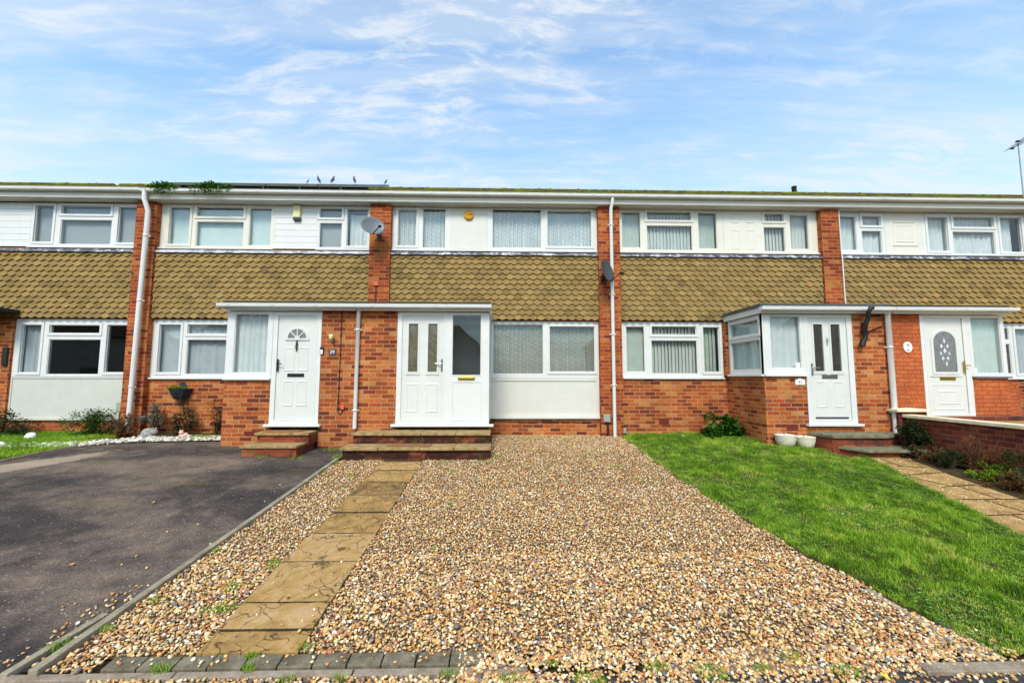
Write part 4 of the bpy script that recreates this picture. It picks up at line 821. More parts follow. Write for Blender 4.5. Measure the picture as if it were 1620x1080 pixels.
b = MB(); b.box(5.415, 5.50, -1.2505, -1.249, 1.385, 1.49); tag(b.build('sticker', 'white_paint'), 'white square sticker in the lower corner of the corner porch window', 'sticker')
b = MB(); b.box(8.775, 8.85, -1.2505, -1.249, 1.30, 1.40); tag(b.build('sticker', 'white_paint'), 'white sticker in the lower corner of the orange porch window', 'sticker')

# ------------------------------------------------------------------ roof things
T = thing('solar_array', (-5.2, .15, 5.3), 'row of dark solar panels tilted on the mossy roof of the second house', 'solar panels')
slope = (RIDGE_Z-EAVE_Z)/(RIDGE_Y+.27); sx0, sx1 = -7.50, -2.95; N = 4
for i in range(N):
    a, c = sx0+(sx1-sx0)*i/N, sx0+(sx1-sx0)*(i+1)/N-.02; y0, y1 = .17, 1.75
    z0, z1 = roofz(y0)+.16, roofz(y1)+.16
    b = MB(); b.add([(a, y0, z0), (c, y0, z0), (c, y1, z1), (a, y1, z1), (a, y0+.02, z0-.045), (c, y0+.02, z0-.045), (c, y1+.02, z1-.045), (a, y1+.02, z1-.045)], [(4, 7, 6, 5), (0, 1, 5, 4), (1, 2, 6, 5), (2, 3, 7, 6), (3, 0, 4, 7)]); fr_ = b.build('panel', 'alu', T)
    b = MB(); b.add([(a+.02, y0+.03, z0+.018), (c-.02, y0+.03, z0+.018), (c-.02, y1-.03, z1-.012), (a+.02, y1-.03, z1-.012)], [(0, 1, 2, 3)]); b.build('cells', 'solar', fr_)
b = MB()
for X in (-7.1, -6.2, -5.3, -4.5, -3.6): b.box(X-.02, X+.02, .2, .24, roofz(.2), roofz(.2)+.125)
b.build('rail_foot', 'black_plastic', T)
b = MB(); b.box(sx0+.1, sx1-.05, .235, .245, roofz(.2)-.02, roofz(.24)+.115); b.build('shadow_strip', 'black', T)  # black strip put in as the shadow in the gap beneath the panels
def bird(x, y, z, ang, h, label, m):
    T = thing('pigeon', (x, y, z), label, 'bird', 'birds perched on the roof'); c, s = math.cos(ang), math.sin(ang)
    prof = [(-.30, .0, .012), (-.20, .16, .05), (-.12, .30, .10), (.0, .48, .13), (.08, .64, .11), (.11, .78, .07), (.12, .88, .055), (.15, .94, .048), (.21, .93, .02), (.27, .91, .004)]
    b = MB(); b.tube([(x+p*h*c, y+p*h*s, z+q*h) for p, q, r in prof], [r*h*1.25 for p, q, r in prof], 12); b.build('body', m, T)
    b = MB()
    for e in (-.05, .05): b.tube([(x-e*h*s, y+e*h*c, z+.45*h), (x-e*h*s, y+e*h*c, z)], .01*h, 6)
    b.build('leg', 'terracotta', T)
bz = roofz(1.72)+.165
bird(-5.06, 1.72, bz, PI*.05, .13, 'pale bird half hidden at the left of the birds on the solar panels', 'pigeon_pale')
bird(-4.78, 1.72, bz, PI*.95, .22, 'hunched grey pigeon, second of the birds from the left', 'pigeon_grey')
bird(-4.42, 1.72, bz, PI*.30, .23, 'upright grey pigeon in the middle of the birds', 'pigeon_grey')
bird(-3.86, 1.72, bz, PI*.80, .23, 'dark slim pigeon, right one of the three close together', 'pigeon_grey')
bird(-3.05, 1.72, bz, PI*.1, .15, 'small dark bird apart from the others near the right end of the solar panels', 'pigeon_grey')
T = thing('vent_pipe', (9.64, RIDGE_Y, RIDGE_Z-.1), 'short dark vent on the ridge above the rightmost pier', 'vent'); b = MB(); b.lathe([(.085, -.1), (.07, .20), (.08, .205), (.08, .25), (.06, .26), (0, .26)], (9.62, RIDGE_Y, RIDGE_Z), 16); b.build('flue', 'pipe_dark', T)
T = thing('tv_aerial', (15.75, 3.0, 5.5), 'tall thin television aerial beyond the roof at the right edge', 'aerial'); b = MB(); b.tube([(15.75, 3.0, 6.2), (15.75, 3.0, 8.45)], .016, 8); b.build('mast', 'alu', T)
b = MB(); b.tube([(15.45, 2.9, 8.15), (16.4, 3.1, 8.75)], .008, 6)
for i in range(9): p = Vector((15.45, 2.9, 8.15)).lerp(Vector((16.4, 3.1, 8.75)), i/8); b.tube([p+Vector((.03, -.22, 0)), p+Vector((-.03, .22, 0))], .006, 5)
b.box(15.70, 15.80, 2.97, 3.03, 8.40, 8.44); b.box(15.45, 15.53, 2.93, 2.98, 8.14, 8.18); b.build('antenna', 'iron_black', T)
for x0, x1, lb in ((12.28, 18.2, 'end of the terrace beyond the right edge, roof below the tall aerial'), (-18.0, -12.33, 'end of the terrace beyond the left edge, only its mossy roof showing')):
    NH = thing('terraced_house', ((x0+x1)/2, 0, 0), lb, 'house', 'houses of the brick terrace'); b = MB(); b.plate(x0, x1, -.4, 5.0, [(x0+.6, 3.9, x1-1.0, 4.85), (x0+.6, 1.2, x0+3.0, 2.4)], .002, .10); b.box(x0, x0+.06, .11, 8.6, -.4, 5.0); b.box(x1-.06, x1, .11, 8.6, -.4, 5.0)
    b.build('wall', 'brick', NH); tiles(NH, x0, x1, 2.41, 3.83); roof(NH, x0-.22, x1); room(NH, x0+.1, x1-.1, .3, 4.9)
    window(NH, (x0+.6, 3.9, x1-1.0, 4.85), [(x0+.7, 4.0, x0+1.6, 4.78, 1), (x0+1.75, 4.0, x0+3.1, 4.78)]); window(NH, (x0+.6, 1.2, x0+3.0, 2.4), [(x0+.7, 1.3, x0+1.6, 2.3, 1), (x0+1.75, 1.3, x0+2.9, 2.3)])
    b = MB(); b.box(x0-.2, x1, -.235, -.215, 4.90, 5.065); b.build('fascia', 'upvc_cream', NH); b = MB(); gutterrun(b, x0-.2, x1, -.292, 5.075, .056); b.build('gutter', 'gutter_white', NH)
# moss clumps over the lower roof slope and ridge
b = MB(); random.seed(5)
for i in range(1400):
    x = random.uniform(-14, 16)
    if random.random() < .62: y = random.uniform(-.27, .10); z = roofz(y)+.02
    else: y = random.uniform(RIDGE_Y-.35, RIDGE_Y+.1); z = min(roofz(y), RIDGE_Z)+.02+(.04 if y > RIDGE_Y-.1 else 0)
    if -6.7 < x < -2.9 and y < .3 and random.random() < .93: continue
    if x > 3 and random.random() < .6: continue
    if math.sin(x*2.1)+math.sin(x*5.3+1) < -.5: continue
    r = random.uniform(.012, .038)*(1 if y < 1 else 1.1); b.ball((x, y, z), (r*1.5, r, r*.8), 7, 4)
tag(b.build('roof_moss', 'moss'), 'green moss clumps along the eaves and ridge of the roof', 'moss', kind='stuff')

# ------------------------------------------------------------------ steps
def steps(name, loc, label, parts):
    T = thing(name, loc, label, 'steps')
    for (nm, m, pts, z0, z1, bev) in parts: b = MB(); b.slab(pts, z0, z1); b.build(nm, m, T, bevel=bev)
    return T
rect = lambda x0, x1, y0, y1: [(x0, y0), (x1, y0), (x1, y1), (x0, y1)]
T = thing('door_steps', (-1.35, -1.9, -.1), 'two wide stained brick and slab steps up to the middle porch', 'steps')
for nm, m, x0, x1, y0, y1, z0, z1 in [('riser', 'brick_step', -2.51, -.20, -2.08, -1.285, -.25, .053), ('riser', 'brick_step', -2.48, -.22, -1.70, -1.286, .054, .232)]:
    b = MB(); b.box(x0, x1, y0, y1, z0, z1); b.build(nm, m, T)
for x0, x1, y0, y1, z0, z1 in [(-2.54, -1.95, -2.13, -1.66, .054, .098), (-1.942, -1.30, -2.125, -1.66, .054, .100), (-1.292, -.76, -2.13, -1.66, .054, .097), (-.752, -.175, -2.127, -1.66, .054, .099),
                               (-2.51, -1.98, -1.735, -1.287, .233, .272), (-1.972, -1.36, -1.74, -1.287, .233, .275), (-1.352, -.78, -1.735, -1.287, .233, .273), (-.772, -.195, -1.737, -1.287, .233, .274)]:
    b = MB(); b.box(x0, x1, y0, y1, z0, z1); b.build('tread', 'step_slab', T, bevel=.006)
T = thing('door_steps', (-3.7, -1.7, -.08), 'narrow red brick steps with a brown mat at the number 39 door', 'steps')
for x0, x1, y0, y1, z0, z1 in [(-4.16, -3.30, -1.93, -1.286, -.2, .063), (-4.12, -3.26, -1.60, -1.286, .064, .225)]:
    b = MB(); b.box(x0, x1, y0, y1, z0, z1); b.build('riser', 'brick_step_red', T)
for x0, x1, y0, y1, z0, z1 in [(-4.19, -3.29, -1.96, -1.58, .064, .106), (-4.15, -3.25, -1.64, -1.287, .226, .268)]:
    b = MB(); b.box(x0, x1, y0, y1, z0, z1); b.build('tread', 'step_slab', T, bevel=.006)
b = MB(); b.box(-4.05, -3.45, -1.60, -1.36, .269, .281); tag(b.build('door_mat', 'mat_brown'), 'brown door mat on the top step of the narrow red brick steps', 'door mat')
b = MB(); b.box(-1.85, -1.15, -2.06, -1.80, .1005, .108); tag(b.build('door_mat', 'mat_brown'), 'thin worn mat lying on the lower of the two wide middle steps', 'door mat')
T = thing('door_steps', (6.3, -1.7, -.09), 'two angled slab-topped steps up to the number 41 door', 'steps')
lo = [(5.72, -1.286), (5.74, -1.62), (5.95, -2.03), (6.95, -2.03), (6.95, -1.286)]; upr = [(5.56, -1.286), (5.66, -1.71), (6.60, -1.71), (7.02, -1.50), (7.02, -1.286)]
for pts, z0, z1 in ((lo, -.25, -.005), (upr, -.2, .178)): b = MB(); b.slab(pts, z0, z1); b.build('riser', 'brick_step_red', T)
grow = lambda pts, k: [((x-6.3)*(1+k)+6.3, (y+1.286)*(1+k*3)-1.286) for x, y in pts]
b = MB(); b.slab(grow(lo, .03), -.004, .038); b.build('tread', 'step_slab_grey', T, bevel=.006)
b = MB(); b.slab(grow(upr, .03), .179, .232); b.build('tread', 'step_slab_grey', T, bevel=.006)

# ------------------------------------------------------------------ retaining wall at the right
T = thing('garden_wall', (7.25, -2.6, -.2), 'low dark brick wall with a cream coping running forward from the orange porch', 'wall')
b = MB(); b.box(7.20, 7.33, -5.4, -1.47, -.6, .505); b.build('brickwork', 'brick_old', T)
b = MB(); b.box(7.15, 7.38, -5.42, -1.45, .506, .56); b.build('coping', 'coping', T, bevel=.008)
b = MB(); b.box(7.11, 7.62, -1.44, -1.287, -.3, .60); b.build('pier', 'brick_old', T)
b = MB(); b.add([(7.03, -1.50, .605), (7.66, -1.50, .605), (7.66, -1.287, .605), (7.03, -1.287, .605), (7.03, -1.50, .645), (7.66, -1.50, .645), (7.66, -1.287, .645), (7.03, -1.287, .645), (7.30, -1.40, .675)], [(0, 3, 2, 1), (0, 1, 5, 4), (1, 2, 6, 5), (2, 3, 7, 6), (3, 0, 4, 7), (4, 5, 8), (5, 6, 8), (6, 7, 8), (7, 4, 8)]); b.build('pier_cap', 'coping', T)
b = MB(); b.box(7.331, 12.2, -5.4, -1.20, -.6, .455); struct(b.build('forecourt', 'path_concrete'))
b = MB(); b.box(7.7, 11.9, -1.55, -1.44, .456, .53); tag(b.build('edging_wall', 'brick_old'), 'low course of dark bricks along the foot of the orange porch', 'wall')

# ------------------------------------------------------------------ path of riven slabs, edgings
#
P_ = bpy.data.objects.new('slab_path', None); S.collection.objects.link(P_); P_.location = (-1.54, -4.2, -.3); P_['kind'] = 'structure'
struct(sheet('path_bedding', [(-6.13, -1.85, -1.22), (-2.14, -1.85, -1.22)], 'joint_soil', -.006))
rows = [-2.13, -2.24, -2.66, -3.14, -3.61, -4.10, -4.595, -5.11, -5.655, -5.935, -6.135]
for i, (a, c) in enumerate(zip(rows[1:], rows[2:])):
    a -= .008; c += .008; b = MB(); b.tint = random.random(); x0, x1 = -1.842+random.uniform(-.006, .006), -1.228+random.uniform(-.006, .006); nx_, ny_ = 8, 6; vs = []
    rise = random.uniform(-.005, .006)
    for j in range(ny_+1):
        for k_ in range(nx_+1):
            e = min(j, ny_-j, k_, nx_-k_) == 0; X = x0+(x1-x0)*k_/nx_+random.uniform(-.004, .004); Y = a+(c-a)*j/ny_+(random.uniform(-.002, .002)); vs.append((X, Y, gz(X, Y)+.017+rise+(random.uniform(-.006, -.002) if e else random.uniform(-.002, .002))))
    n = nx_+1; b.add(vs, [(j*n+k_, (j+1)*n+k_, (j+1)*n+k_+1, j*n+k_+1) for j in range(ny_) for k_ in range(nx_)], True)
    edge = [k_ for k_ in range(n)]+[j*n+nx_ for j in range(1, ny_+1)]+[ny_*n+k_ for k_ in range(nx_-1, -1, -1)]+[j*n for j in range(ny_-1, 0, -1)]
    tv = [vs[q] for q in edge]; bv = [(x, y, z-.05) for x, y, z in tv]; m_ = len(edge); b.add(tv+bv, [(q, (q+1) % m_, (q+1) % m_+m_, q+m_) for q in range(m_)])
    b.build('paving_slab', 'riven_slab', P_, tint=True)
b = MB()
for yy in rows[2:-1]:     # dirt packed into the joints between the slabs
    for k_ in range(6):
        x0, x1 = -1.835+.1*k_, -1.835+.1*(k_+1); j0, j1 = random.uniform(.005, .011), random.uniform(.005, .011)
        b.add([(x0, yy-j0, gz(x0, yy)+.0165), (x1, yy-j1, gz(x1, yy)+.0165), (x1, yy+j1, gz(x1, yy)+.0165), (x0, yy+j0, gz(x0, yy)+.0165)], [(0, 1, 2, 3)])
b.build('joint_dirt', 'joint_soil', P_)
def edging(pts, w, h, m, name, seg=.9, dz=.03, gap=.008):
    K = bpy.data.objects.new(name, None); S.collection.objects.link(K); K.location = (pts[0][0], pts[0][1], gz(*pts[0])); K['kind'] = 'structure'
    P = [Vector((x, y, 0)) for x, y in pts]
    for p, q in zip(P, P[1:]):
        d = q-p; n = max(1, round(d.length/seg)); nr = Vector((-d.y, d.x, 0)).normalized()*w/2
        for i in range(n):
            a, c = p+d*i/n, p+d*(i+1)/n-d.normalized()*gap; b = MB(); z = random.uniform(-.003, .003); vs = []
            for s_ in range(4):
                m_ = a.lerp(c, s_/3)
                for sg in (-1, 1): u = m_+nr*sg; vs += [(u.x, u.y, gz(u.x, u.y)+dz+z), (u.x, u.y, gz(u.x, u.y)-h)]
            fs = []
            for s_ in range(3): o_ = s_*4; fs += [(o_, o_+4, o_+6, o_+2), (o_, o_+1, o_+5, o_+4), (o_+2, o_+6, o_+7, o_+3)]
            fs += [(0, 2, 3, 1), (12, 13, 15, 14)]; b.add(vs, fs); b.build('edging_block', m, K, bevel=.005)
    return K
edging([(-2.57, -2.10), (-2.60, -4.2), (-2.64, -6.28)], .055, .12, 'kerb_stone', 'drive_kerb', .92, .035)
edging([(-2.72, -5.75), (-2.80, -6.28)], .05, .1, 'kerb_stone', 'drive_kerb', .9, .02)
edging([(-2.30, -6.185), (-.10, -6.176)], .098, .1, 'block_grey', 'block_row', .2, .004)
edging([(-2.86, -6.275), (.16, -6.262)], .05, .1, 'kerb_pink', 'front_kerb', .9, -.002)
edging([(.9, -6.262), (2.5, -6.275)], .05, .1, 'kerb_pink', 'front_kerb', .9, -.006)
edging([(2.45, -6.31), (6.5, -6.31)], .075, .12, 'kerb_pink', 'front_kerb', .9, .012)
edging([(1.3, -6.18), (1.9, -6.18)], .098, .1, 'block_grey', 'block_row', .2, -.004)
edging([(2.80, -5.55), (2.90, -6.24)], .05, .1, 'kerb_stone', 'lawn_edging', .6, .006)
edging([(2.98, -5.9), (3.02, -6.24)], .05, .1, 'kerb_stone', 'lawn_edging', .6, .006)

def vnoise(X, Y, s, seed):
    r = np.random.default_rng(seed); G = r.random((64, 64)); x, y = X/s+31.3, Y/s+31.7; i, j = np.floor(x).astype(int), np.floor(y).astype(int); fx, fy = x-i, y-j; fx = fx*fx*(3-2*fx); fy = fy*fy*(3-2*fy)
    q = lambda a, b_: G[a % 64, b_ % 64]; return (q(i, j)*(1-fx)+q(i+1, j)*fx)*(1-fy)+(q(i, j+1)*(1-fx)+q(i+1, j+1)*fx)*fy
# ------------------------------------------------------------------ gravel (loose stones, nobody could count them)
def ico(sub):
    ph = (1+5**.5)/2; v = [(-1, ph, 0), (1, ph, 0), (-1, -ph, 0), (1, -ph, 0), (0, -1, ph), (0, 1, ph), (0, -1, -ph), (0, 1, -ph), (ph, 0, -1), (ph, 0, 1), (-ph, 0, -1), (-ph, 0, 1)]
    v = [np.array(p)/np.linalg.norm(p) for p in v]
    f = [(0, 11, 5), (0, 5, 1), (0, 1, 7), (0, 7, 10), (0, 10, 11), (1, 5, 9), (5, 11, 4), (11, 10, 2), (10, 7, 6), (7, 1, 8), (3, 9, 4), (3, 4, 2), (3, 2, 6), (3, 6, 8), (3, 8, 9), (4, 9, 5), (2, 4, 11), (6, 2, 10), (8, 6, 7), (9, 8, 1)]
    for _ in range(sub):
        c = {}; nf = []
        def mid(a, b_):
            k_ = (min(a, b_), max(a, b_))
            if k_ not in c: p = v[a]+v[b_]; v.append(p/np.linalg.norm(p)); c[k_] = len(v)-1
            return c[k_]
        for a, b_, d_ in f: x, y, z = mid(a, b_), mid(b_, d_), mid(d_, a); nf += [(a, x, z), (b_, y, x), (d_, z, y), (x, y, z)]
        f = nf
    return np.array(v), np.array(f)
def rocks(name, m, C, rad, sub, flat=.6, smooth=True, tint=None, label=None, cat=None, parent=None):
    V, F = ico(sub); n = len(C); nv, nf = len(V), len(F)
    nvar = 12; var = []
    for k_ in range(nvar):
        w = V*(1+.16*rng.normal(size=(nv, 1)).clip(-1.4, 1.4)) if sub else V*(1+.2*rng.normal(size=(nv, 1)).clip(-1.3, 1.3)); var.append(w)
    var = np.array(var)[rng.integers(0, nvar, n)]
    sc = np.stack([np.ones(n), rng.uniform(.6, .95, n), rng.uniform(flat-.15, flat+.15, n)], 1)*rad[:, None]
    P = var*sc[:, None, :]
    az = rng.uniform(0, 2*PI, n); tx = rng.normal(0, .38, n); ty = rng.normal(0, .38, n)
    def rot(P, a, i, j): c, s = np.cos(a)[:, None], np.sin(a)[:, None]; x, y = P[:, :, i].copy(), P[:, :, j].copy(); P[:, :, i] = c*x-s*y; P[:, :, j] = s*x+c*y
    rot(P, az, 0, 1); rot(P, tx, 1, 2); rot(P, ty, 0, 2)
    P += C[:, None, :]; P = P.reshape(-1, 3); FF = (F[None]+(np.arange(n)*nv)[:, None, None]).reshape(-1, 3)
    me = bpy.data.meshes.new(name); me.vertices.add(len(P)); me.loops.add(len(FF)*3); me.polygons.add(len(FF))
    off = P.mean(0); off[2] = P[:, 2].min()
    me.vertices.foreach_set('co', (P-off).astype(np.float32).ravel()); me.loops.foreach_set('vertex_index', FF.astype(np.int32).ravel())
    me.polygons.foreach_set('loop_start', (np.arange(len(FF))*3).astype(np.int32)); me.polygons.foreach_set('use_smooth', np.full(len(FF), smooth))
    me.update(calc_edges=True); at = me.attributes.new('tint', 'FLOAT', 'POINT'); tt = rng.random(n) if tint is None else tint
    at.data.foreach_set('value', np.repeat(tt, nv).astype(np.float32)); me.materials.append(MAT[m])
    o = bpy.data.objects.new(name, me); S.collection.objects.link(o); o.location = off
    if label: tag(o, label, cat, kind='stuff')
    return o
GZ = np.vectorize(gz)
def grid_pts(x0, x1, y0, y1, s):
    xs = np.arange(x0, x1, s); ys = np.arange(y0, y1, s); X, Y = np.meshgrid(xs, ys); X = X.ravel()+rng.uniform(-.5, .5, X.size)*s*1.2; Y = Y.ravel()+rng.uniform(-.5, .5, Y.size)*s*1.2; return X, Y
RX = lambda Y: np.interp(Y, [-6.2, -5.5, -4.86, -3.1, -2.05, 0], [3.0, 2.82, 2.66, 2.44, 2.40, 2.40])
def gravel_mask(X, Y):
    k = (X < RX(Y)+.03*np.sin(Y*9)) & (X > np.interp(Y, [-6.3, -2.1], [-2.60, -2.54]))
    k &= ~((X > -1.845) & (X < -1.225) & (Y < -2.1)); k &= ~((X > -2.6) & (X < -.19) & (Y > -2.12))
    k &= Y < -.02; k &= ~((Y < -6.128) & (X > -2.35) & (X < -.08)); k &= ~((X > 2.02) & (Y > -.2)); return k
cols = []
for nm, x0, x1, y0, y1, s, sub, ra in (('near', -2.65, 3.05, -6.24, -5.0, .0172, 1, (.0068, .0150)), ('mid', -2.65, 2.9, -5.0, -3.4, .0185, 0, (.0075, .0150)), ('far', -2.65, 2.5, -3.4, 0, .0215, 0, (.008, .0150))):
    X, Y = grid_pts(x0, x1, y0, y1, s); k = gravel_mask(X, Y) & (rng.random(len(X)) < .84+.5*vnoise(X, Y, .35, 40)); X, Y = X[k], Y[k]; n = len(X)
    rad = (ra[0]*.82+(ra[1]-ra[0]*.82)*rng.random(n)**1.35)*np.where(rng.random(n) < .05, 1.45, 1)
    Z = GZ(X, Y)+rng.uniform(-.006, .012, n); cols.append((X, Y, Z, rad, sub))
# spill over the front edging and on to the pavement and drive
def spill(x0, x1, y0, y1, n, dz=.004): X = rng.uniform(x0, x1, n); Y = rng.uniform(y0, y1, n); return X, Y, GZ(X, Y)+dz, rng.uniform(.006, .014, n), 1
sp = [spill(-.25, 2.7, -6.33, -6.13, 1500), spill(-.2, 2.2, -6.48, -6.30, 1500, -.002), spill(-2.3, .3, -6.42, -6.30, 1100, -.004), spill(-2.35, -.3, -6.23, -6.13, 45, .012), spill(-1.84, -1.23, -6.1, -2.2, 60, .026),
      spill(-2.92, -2.66, -6.2, -5.4, 90, -.002), spill(-3.3, -2.7, -6.2, -3.0, 18, -.004), spill(2.2, 3.0, -6.42, -6.30, 110, -.004), spill(2.6, 3.15, -6.3, -6.0, 170, .006), spill(-2.5, -.2, -2.1, -1.75, 14, .112), spill(-2.4, -.2, -1.7, -1.35, 8, .28)]
allX = [np.concatenate([c[i] for c in cols+sp if c[4] == 1]) for i in range(4)]; rocks('gravel', 'gravel', np.stack(allX[:3], 1), allX[3], 1, label='loose tan, cream and grey shingle covering the near part of the front drive', cat='gravel')
allX = [np.concatenate([c[i] for c in cols+sp if c[4] == 0]) for i in range(4)]; rocks('gravel', 'gravel', np.stack(allX[:3], 1), allX[3], 0, label='tan and cream shingle reaching back to the steps and house wall', cat='gravel')
# white pebbles in the left bed
X = rng.uniform(-8.9, -4.95, 1500); t_ = rng.random(1500); yf = np.interp(X, [-8.9, -7.4, -7.1, -6.7, -5.2, -4.95], [-1.55, -1.5, -1.28, -1.05, -.88, -.88]); Y = yf+.02+t_**1.6*.38
k = (X > -7.9) | (rng.random(1500) < .3); X, Y = X[k], Y[k]; C = np.stack([X, Y, GZ(X, Y)+.0+rng.uniform(0, .025, len(X))], 1); rocks('pebbles', 'white_stone', C, rng.uniform(.012, .042, len(X)), 1, label='pale pebbles and rockery chips along the edge of the left flower bed', cat='pebbles')
# pale aggregate exposed in the right-hand path
X = rng.uniform(4.8, 6.35, 2600); Y = rng.uniform(-5.4, -2.1, 2600); k = (X > np.interp(Y, [-6.2, -4.75, -3.8, -2.1], [4.78, 5.12, 5.41, 6.0])) & (X < np.interp(Y, [-4.75, -3, -2.1], [6.2, 6.34, 6.85])); X, Y = X[k], Y[k]
rocks('path_aggregate', 'gravel', np.stack([X, Y, GZ(X, Y)-.002], 1), rng.uniform(.006, .015, len(X)), 0, .35, label='pebbles exposed in the worn concrete of the right-hand garden path', cat='aggregate', tint=rng.uniform(.2, .8, len(X)))

# ------------------------------------------------------------------ grass
def blades(name, m, X, Y, Z, L, w, tint, label, cat='grass', lean=.55):
    n = len(X); a = rng.uniform(0, 2*PI, n); ln = rng.uniform(.15, lean*1.8, n)*L; dx, dy = np.cos(a), np.sin(a); b_ = rng.uniform(0, 2*PI, n); wx, wy = np.cos(b_)*w/2, np.sin(b_)*w/2
    P = np.zeros((n, 5, 3)); P[:, 0] = np.stack([X-wx, Y-wy, Z], 1); P[:, 1] = np.stack([X+wx, Y+wy, Z], 1)
    mx_, my_, mz = X+dx*ln*.35, Y+dy*ln*.35, Z+L*.6; P[:, 2] = np.stack([mx_-wx*.8, my_-wy*.8, mz], 1); P[:, 3] = np.stack([mx_+wx*.8, my_+wy*.8, mz], 1); P[:, 4] = np.stack([X+dx*ln, Y+dy*ln, Z+L*np.sqrt(np.clip(1-(ln/L)**2*.5, .1, 1))], 1)
    base = (np.arange(n)*5)[:, None]; T1 = np.concatenate([base+np.array([[0, 1, 3]]), base+np.array([[0, 3, 2]]), base+np.array([[2, 3, 4]])], 0); P = P.reshape(-1, 3)
    off = P.mean(0); off[2] = P[:, 2].min(); me = bpy.data.meshes.new(name); me.vertices.add(len(P)); me.loops.add(len(T1)*3); me.polygons.add(len(T1)); me.vertices.foreach_set('co', (P-off).astype(np.float32).ravel())
    me.loops.foreach_set('vertex_index', T1.astype(np.int32).ravel()); me.polygons.foreach_set('loop_start', (np.arange(len(T1))*3).astype(np.int32)); me.update(calc_edges=True)
    at = me.attributes.new('tint', 'FLOAT', 'POINT'); at.data.foreach_set('value', np.repeat(tint, 5).astype(np.float32)); me.materials.append(MAT[m]); o = bpy.data.objects.new(name, me); S.collection.objects.link(o); o.location = off
    return tag(o, label, cat, kind='stuff')
def lawn_mask(X, Y):
    L0 = np.interp(Y, [-6.2, -5.5, -4.75, -3.8, -3.1, -2.1, 0], [3.02, 2.86, 2.66, 2.52, 2.44, 2.40, 2.40])+.05*vnoise(X, Y, .12, 5)-.03
    R1 = np.interp(Y, [-6.2, -5.5, -4.75, -3.8, -3.1, -2.1], [4.8, 4.93, 5.1, 5.38, 5.68, 5.98])
    k = (X > L0) & (X < R1) & (Y < -.01) & (Y > -6.22); k &= ~((Y > -2.03) & (X > 5.60)); k &= ~((Y > -1.29) & (X > 4.79)); return k
X, Y = grid_pts(2.3, 6.05, -6.25, 0, .0092); k = lawn_mask(X, Y); X, Y = X[k], Y[k]
k = rng.random(len(X)) < np.where(Y < -3.5, 1.0, .72)*np.clip(.45+1.3*vnoise(X, Y, .11, 14), 0, 1); X, Y = X[k], Y[k]
p = .5*vnoise(X, Y, .45, 1)+.3*vnoise(X, Y, .16, 2)+.2*vnoise(X, Y, 1.2, 3); p = .22*vnoise(X, Y, .45, 1)+.34*vnoise(X, Y, .12, 2)+.14*vnoise(X, Y, 1.2, 3)+.30*vnoise(X, Y, .05, 4); tnt = np.clip(.58+(p-.5)*2.0+rng.normal(0, .18, len(X)), 0, 1); q_ = vnoise(X, Y, .16, 9); hgt = rng.uniform(.018, .05, len(X))*(.35+1.5*q_*q_*1.3)
blades('lawn_grass', 'grass', X, Y, GZ(X, Y)-.004, hgt, rng.uniform(.003, .0055, len(X)), tnt, 'bright green uneven lawn between the gravel and the right-hand path')
m_ = rng.random(9000); Xd = rng.uniform(2.4, 6, 9000); Yd = rng.uniform(-6.2, 0, 9000); k = lawn_mask(Xd, Yd) & (vnoise(Xd, Yd, .35, 33) > .45); Xd, Yd = Xd[k], Yd[k]
blades('lawn_dry_stalks', 'grass_dry', Xd, Yd, GZ(Xd, Yd), rng.uniform(.03, .065, len(Xd)), rng.uniform(.002, .004, len(Xd)), rng.random(len(Xd)), 'longer yellowish stalks standing up through the lawn', lean=.9)
def clover(name, X, Y, Z, m, r0, r1, label, cat='weeds', tall=.03):
    b = MB()
    for x, y, z in zip(X, Y, Z):
        n = random.randint(3, 5); h = random.uniform(.4, 1)*tall; a0 = random.uniform(0, 6)
        for q in range(n):
            a = a0+2*PI*q/n; b.tint = random.random(); b.leaf((x, y, z+h), (math.cos(a), math.sin(a), random.uniform(.0, .6)), random.uniform(r0, r1), random.uniform(r0, r1)*.7)
    return tag(b.build(name, m, tint=True), label, cat, kind='stuff')
X, Y = grid_pts(2.45, 5.9, -6.15, -.1, .05); k = lawn_mask(X, Y) & (vnoise(X, Y, .5, 21) > .42); X, Y = X[k], Y[k]; k2 = rng.random(len(X)) < 2; clover('lawn_clover', X, Y, GZ(X, Y), 'leaf_clover', .012, .024, 'broad leaved clover patches scattered through the lawn', tall=.035)
# daisies
T = None
b = MB()
for (x, y) in [(3.3, -4.55), (3.62, -4.35), (3.58, -4.6), (3.05, -3.0), (3.6, -3.3), (4.4, -3.9), (3.2, -2.5), (4.9, -3.6)]:
    z = gz(x, y)+.05
    for q in range(9): a = 2*PI*q/9; b.leaf((x, y, z), (math.cos(a), math.sin(a), .15), .013, .006)
tag(b.build('daisies', 'petal_white', tint=True), 'few white daisies dotted in the lawn', 'daisies', kind='stuff')
